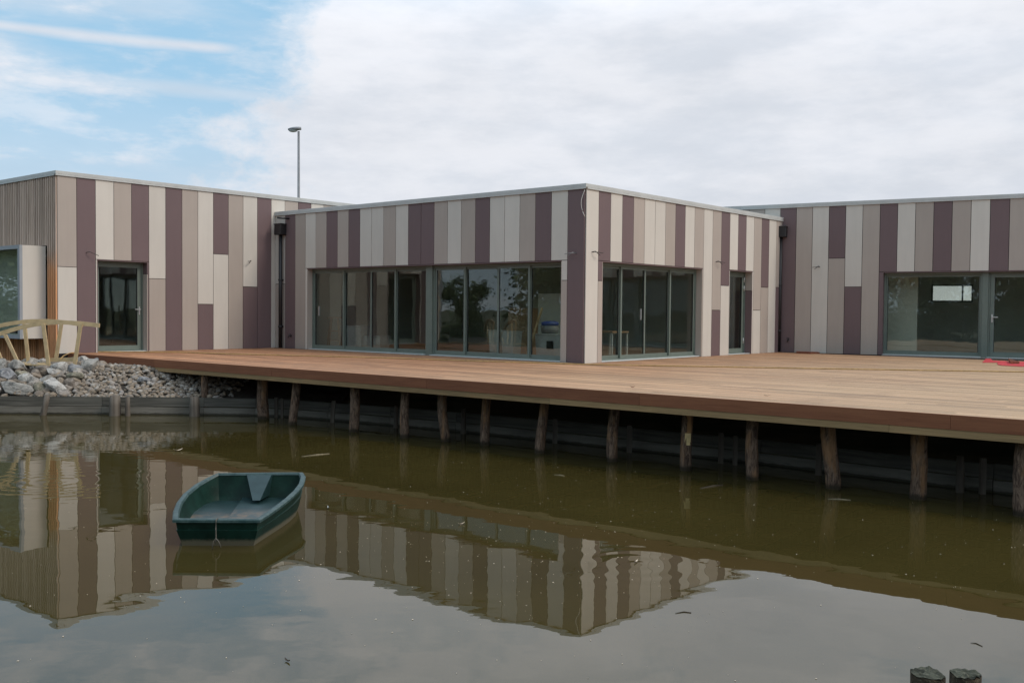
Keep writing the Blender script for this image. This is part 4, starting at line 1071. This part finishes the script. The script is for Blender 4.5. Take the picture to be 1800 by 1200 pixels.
# ------------------------------------------------------------------ things inside the rooms
def inside(F, px, py, dpt, z=None):
    a, _ = F.hit(px, py, -dpt); return a
def bx(F, px0, px1, ztop, dpt, th, name, mt, lab, cat, z0=DZ+.008, group=None, lid=None):
    a0, a1 = sorted((inside(F, px0, 600, dpt), inside(F, px1, 600, dpt))); k = MB(); e = .03
    vs = [F.p(a0+e, -dpt-th+e, z0), F.p(a1-e, -dpt-th+e, z0), F.p(a1-e, -dpt-e, z0), F.p(a0+e, -dpt-e, z0), F.p(a0, -dpt-th, ztop), F.p(a1, -dpt-th, ztop), F.p(a1, -dpt, ztop), F.p(a0, -dpt, ztop)]
    k.box8(vs); F.box(k, a0-.015, a1+.015, -dpt-th-.015, -dpt+.015, ztop, ztop+.03)
    return tag(bevel(k.build(name, M[mt]), .008), lab, cat, group)
zi = lambda F, px, py, d: F.hit(px, py, -d)[1]
bx(FL, 608, 634, zi(FL, 620, 574, 1.0), 1.0, .4, 'storage_box', 'white', 'tall white box inside the left-hand sliding window', 'box')
bx(FL, 636, 668, zi(FL, 650, 592, 1.1), 1.1, .4, 'storage_box', 'white', 'low wide white box inside the left-hand sliding window', 'box')
bx(FL, 858, 876, zi(FL, 865, 582, .7), .7, .3, 'storage_box', 'white', 'narrow white box inside the third leaf of the right-hand window', 'box')
bx(FL, 880, 902, zi(FL, 890, 584, .8), .8, .35, 'bucket', 'white', 'pale grey tapered tub beside the leaning batten', 'tub')
tb = bx(FL, 940, 986, zi(FL, 960, 589, .55), .55, .5, 'crate', 'white', 'large white crate with a dark label inside the last leaf', 'crate')
a_, z_ = FL.hit(966, 606, -.54); k = MB(); FL.box(k, a_-.09, a_+.09, -.575, -.535, z_-.09, z_+.09); k.build('hand_hole', M['gasket'], tb)
zc = zi(FL, 960, 589, .55)+.032
k = MB(); a0, a1 = sorted((inside(FL, 946, 600, .7), inside(FL, 978, 600, .7))); c = FL.p((a0+a1)/2, -.8, zc)
k.tube([c, c+Vector((0, 0, .19))], [.20, .23], 20); tag(k.build('basin', M['lampgrey']), 'round grey basin standing on the white crate', 'basin')
k = MB(); k.tube([c+Vector((0, 0, .192)), c+Vector((0, 0, .27)), c+Vector((0, 0, .30))], [.20, .21, .12], 16); tag(k.build('blue_bag', M['bluep']), 'blue plastic bag in the grey basin', 'bag')
k = MB(); k.bar(FL.p(inside(FL, 926, 620, .45), -.42, DZ+.01), FL.p(inside(FL, 950, 541, .45), -.52, zi(FL, 950, 541, .5)), .07, .03)
tag(k.build('batten', M['pine']), 'pale wooden batten leaning inside the glass', 'batten')
k = MB(); a0, a1 = sorted((inside(FL, 946, 530, 1.6), inside(FL, 989, 530, 1.6))); FL.box(k, a0, a1, -1.66, -1.60, DZ+.008, zi(FL, 960, 516, 1.6))
tag(k.build('board', M['interior']), 'tall grey sheet of board standing behind the white crate', 'board')
k = MB(); a0, a1 = sorted((inside(FL, 893, 560, 2), inside(FL, 928, 560, 2))); FL.box(k, a0, a1, -2.5, -2.0, DZ+.008, zi(FL, 905, 541, 2))
tag(bevel(k.build('cardboard_box', M['card']), .01), 'brown cardboard box deep in the room', 'box')
# trestle stool
sc_ = FL.p(inside(FL, 588, 600, 1.3), -1.3, DZ+.008)
stl = empty('stool', sc_, 'tall wooden stool inside the leftmost leaf of the left-hand window', 'stool')
zt = zi(FL, 588, 558, 1.3)
k = MB(); k.bar(Vector((sc_.x-.19, sc_.y, zt)), Vector((sc_.x+.19, sc_.y, zt)), .30, .04); k.build('seat', M['card'], stl)
for sx_ in (-1, 1):
    for sy in (-1, 1):
        k = MB(); k.bar(Vector((sc_.x+sx_*.10, sc_.y+sy*.09, zt-.02)), Vector((sc_.x+sx_*.19, sc_.y+sy*.16, DZ+.008)), .035, .035, side=(1, 0, 0)); k.build('leg', M['card'], stl)
for z_ in (DZ+.22, DZ+.5):
    k = MB(); k.bar(Vector((sc_.x-.16, sc_.y-.13, z_)), Vector((sc_.x+.16, sc_.y-.13, z_)), .025, .03); k.build('rung', M['card'], stl)
# small table seen through the right-facade window
c1 = FR.p(inside(FR, 1091, 600, 1.0), -1.3, DZ+.008)
tb = empty('work_table', c1, 'small work table with pale legs inside the right-facade window', 'table')
k = MB(); FR.box(k, (c1-FR.P).dot(FR.d)-.36, (c1-FR.P).dot(FR.d)+.36, -1.6, -1.0, DZ+.62, DZ+.66); k.build('table_top', M['card'], tb)
for sx_ in (-.33, .33):
    for ny in (-1.56, -1.04):
        k = MB(); a = (c1-FR.P).dot(FR.d)+sx_; FR.box(k, a-.025, a+.025, ny-.02, ny+.02, DZ+.008, DZ+(.62 if ny < -1.5 else .62)); k.build('leg', M['white'], tb)

# ------------------------------------------------------------------ bits on the deck
def slab(pts, z, h, name, mt, lab, cat, group=None):
    k = MB(); P = [atz(x, y, z) for x, y in pts]; n_ = len(P)
    k.add(P+[p+Vector((0, 0, h)) for p in P], [tuple(reversed(range(n_))), tuple(range(n_, 2*n_))]+[(i, (i+1) % n_, n_+(i+1) % n_, n_+i) for i in range(n_)])
    return tag(k.build(name, M[mt]), lab, cat, group)
slab([(1733, 631), (1741, 630.5), (1745, 634.2), (1772, 635), (1772, 637.2), (1727, 637)], DZ+.004, .012, 'red_sheet', 'red', 'crumpled red sheet lying by the glazed door, left of two', 'sheet')
slab([(1753, 637.6), (1782, 635.6), (1830, 636.5), (1830, 645.5), (1762, 642.5), (1754, 641)], DZ+.004, .010, 'red_sheet', 'red', 'larger red sheet lying by the glazed door at the right edge', 'sheet')
slab([(1772, 633), (1780, 635.5), (1792, 639), (1776, 639)], DZ+.018, .05, 'offcut', 'rust', 'dark brown offcut lying on the red sheet', 'offcut')
slab([(1400, 618.6), (1427, 618.2), (1441, 621), (1425, 621.6), (1400, 620.6)], DZ+.004, .035, 'rusty_strip', 'rust', 'rusty brown strip lying at the foot of the right wing', 'strip')
slab([(794, 621), (803, 621.5), (805, 624.8), (797, 624.5)], DZ+.004, .03, 'paper_scrap', 'white', 'white scrap on the deck below the middle mullion', 'scrap')
def curl(px, py, z, L, mt, name, lab, cat, seed, flat=.5):
    c = atz(px, py, z+.004); r_ = random.Random(seed); k = MB(); ang = r_.uniform(0, 3); n_ = 7; vs = []
    for i in range(n_):
        t_ = i/(n_-1)-.5; wv = flat*L*.5*math.sqrt(max(0.02, 1-(2*t_)**2))
        for s_ in (-1, 0, 1):
            x, y = t_*L, s_*wv/2
            vs.append(c+Vector((x*math.cos(ang)-y*math.sin(ang), x*math.sin(ang)+y*math.cos(ang), .18*L*(t_*2)**2+abs(s_)*.08*L+.001)))
    m0 = len(vs); vs += [p-Vector((0, 0, .0015)) for p in vs]
    fs = [(i*3+q, i*3+q+1, (i+1)*3+q+1, (i+1)*3+q) for i in range(n_-1) for q in range(2)]; fs += [tuple(m0+x for x in reversed(f_)) for f_ in fs]
    k.add(vs, fs, 0, True); return tag(k.build(name, M[mt]), lab, cat)
curl(1112, 680.5, DZ, .07, 'rust', 'dry_leaf', 'dark curled leaf on the deck boards below the block corner', 'leaf', 1)
curl(1348, 695.5, DZ, .08, 'leafdry', 'dry_leaf', 'pale curled leaf near the front edge of the deck', 'leaf', 2)
# ------------------------------------------------------------------ bits floating on the pond
curl(313, 792, 0, .15, 'leafdry', 'floating_leaf', 'pale leaf floating above and left of the boat', 'leaf', 3)
curl(811, 921, 0, .09, 'leafdry', 'floating_leaf', 'whitish leaf floating in the middle of the pond', 'leaf', 4, .3)
curl(577, 893, 0, .10, 'white', 'feather', 'small white feather floating right of the boat', 'feather', 5, .35)
curl(505, 1161, 0, .06, 'darktwig', 'floating_leaf', 'brownish leaf floating near the bottom edge', 'leaf', 6)
curl(1118, 987, 0, .07, 'leafdry', 'floating_leaf', 'small pale leaf floating in the mirrored cladding', 'leaf', 7)
def stick(p0, p1, r_, lab, z=.0, mt='twig'):
    a, b_ = atz(*p0, z+.003), atz(*p1, z+.003); k = MB(); m_ = (a+b_)/2+Vector((.01, .03, 0)); k.tube([a, m_, b_], [r_*.4, r_, r_*.7], 6)
    tag(k.build('twig', M[mt]), lab, 'twig')
stick((530, 802), (579, 797), .009, 'pale twig floating behind the boat'); stick((1231, 858), (1271, 852), .012, 'dark twig floating below the peeled log post', mt='darktwig')
stick((1455, 876.5), (1495, 878.5), .007, 'thin straw floating beside the thick log post'); stick((1706, 1129), (1727, 1135), .003, 'short dark twig floating above the two cut log posts', mt='darktwig')
stick((974, 834), (992, 836), .006, 'thin curved straw floating in front of the deck posts'); stick((1187, 1077), (1215, 1076), .004, 'hair-thin straw floating on the mirrored sky', mt='darktwig')
fs_ = MB()
for i in range(640):
    px = rnd.uniform(0, 1800); py = 1200-(rnd.random()**1.35)*440 if rnd.random() < .3 else rnd.uniform(770, 1050)
    if rnd.random() < .45: px, py = rnd.gauss(900, 220), rnd.gauss(950, 70)
    if py > 1199 or py < 745+max(0, (px-450)*.115): continue
    c = atz(px, py, .0025)
    if 300 < px < 540 and 825 < py < 965: continue
    L = rnd.choice((.002, .0025, .003, .004, .005, .008)); a = rnd.uniform(0, 3.1); wv = L*rnd.uniform(.3, .9)
    q = [Vector((math.cos(a+u)*L*(1 if j % 2 else wv/L), math.sin(a+u)*L*(1 if j % 2 else wv/L), 0)) for j, u in enumerate((0, 1.57, 3.14, 4.71))]
    fs_.add([c+p for p in q]+[c+p*.7+Vector((0, 0, .002)) for p in q], [(4, 5, 6, 7), (0, 1, 5, 4), (1, 2, 6, 5), (2, 3, 7, 6), (3, 0, 4, 7)], 0)
tag(fs_.build('floating_specks', M['leafdry']), 'scattered pale specks of seed and dust floating on the pond', 'debris', kind='stuff')

# ------------------------------------------------------------------ trees beyond the left and rear banks, mirrored in the panes
def tree_mesh(seed, h, wd, nleaf):
    r_ = random.Random(seed); tr = MB(); tr.tube([(0, 0, 0), (.1, .05, h*.3), (0, .1, h*.62), (.05, 0, h*.85)], [.16, .13, .08, .03], 9)
    for i in range(9):
        a = r_.uniform(0, 6.3); z = h*r_.uniform(.2, .7); L = wd*r_.uniform(.4, .8)
        tr.tube([(0, 0, z), (L*.5*math.cos(a), L*.5*math.sin(a), z+L*.35), (L*math.cos(a), L*math.sin(a), z+L*.8)], [.06, .04, .015], 6)
    lf = MB(); cl_ = []
    for i in range(36):
        a = r_.uniform(0, 6.3); z = h*r_.uniform(.06, .95); rad = wd*math.sqrt(max(.05, 1-((z/h-.5)/.55)**2))*r_.uniform(.3, .95)
        cl_.append((Vector((rad*math.cos(a), rad*math.sin(a), z)), wd*r_.uniform(.22, .42)))
    for i in range(nleaf):
        c, q = r_.choice(cl_); d = Vector((r_.gauss(0, 1), r_.gauss(0, 1), r_.gauss(0, .8)))*q*.55; p = c+d
        u = Vector((r_.gauss(0, 1), r_.gauss(0, 1), r_.gauss(0, 1))).normalized(); v = u.cross(Vector((r_.gauss(0, 1), r_.gauss(0, 1), r_.gauss(0, 1)))).normalized(); L = r_.uniform(.11, .22)
        lf.add([p-u*L, p+v*L*.45, p+u*L, p-v*L*.45], [(0, 1, 2, 3)])
    return tr, lf
protos = []
for s_, h, wd in ((1, 7.0, 3.0), (2, 8.5, 3.6)):
    protos.append((tree_mesh(s_, h, wd, 9000), h))
spots = [(-34, 14.5, 1, .95), (-38, 20.5, 0, .55), (-43, 9, 0, 1.0), (-36, 8, 1, 1.1), (-30, 3, 1, 1.05), (-33, -5, 0, 1.1), (-27, -11, 1, 1.1), (-20, -15, 0, 1.2), (-13.5, -16, 1, 1.1),
         (-8, -17, 1, 1.15), (-1, -18, 0, 1.2), (-26, -3, 0, 1.), (-38, 32, 1, 1.0), (-44, 38, 0, 1.1), (-41, 14, 1, .95), (-38, 1, 0, 1.1), (-17, -20, 1, 1.2), (-23, -9, 0, 1.1), (-10.5, -12.5, 0, .95), (-4.5, -13, 1, .9), (-33, 28.5, 0, .85)]
first = {}
for i, (x, y, k, sc) in enumerate(spots):
    lab = 'leafy green tree across the pond outside the photo, mirrored in the window panes'
    if k not in first:
        (tr, lf), h = protos[k]; root = empty('tree', (0, 0, 0), lab, 'tree', 'trees mirrored in the windows')
        a = tr.build('trunk', M['trunk'], root, origin=(0, 0, 0)); b2 = lf.build('crown', M['leaf'], root, origin=(0, 0, 0)); first[k] = (root, [a, b2])
    else:
        src, ch = first[k]; root = src.copy(); col.objects.link(root)
        for c in ch: d = c.copy(); col.objects.link(d); d.parent = root
    root.location = (x, y, GZ); root.scale = (sc, sc, sc); root.rotation_euler = (0, 0, i*1.7)
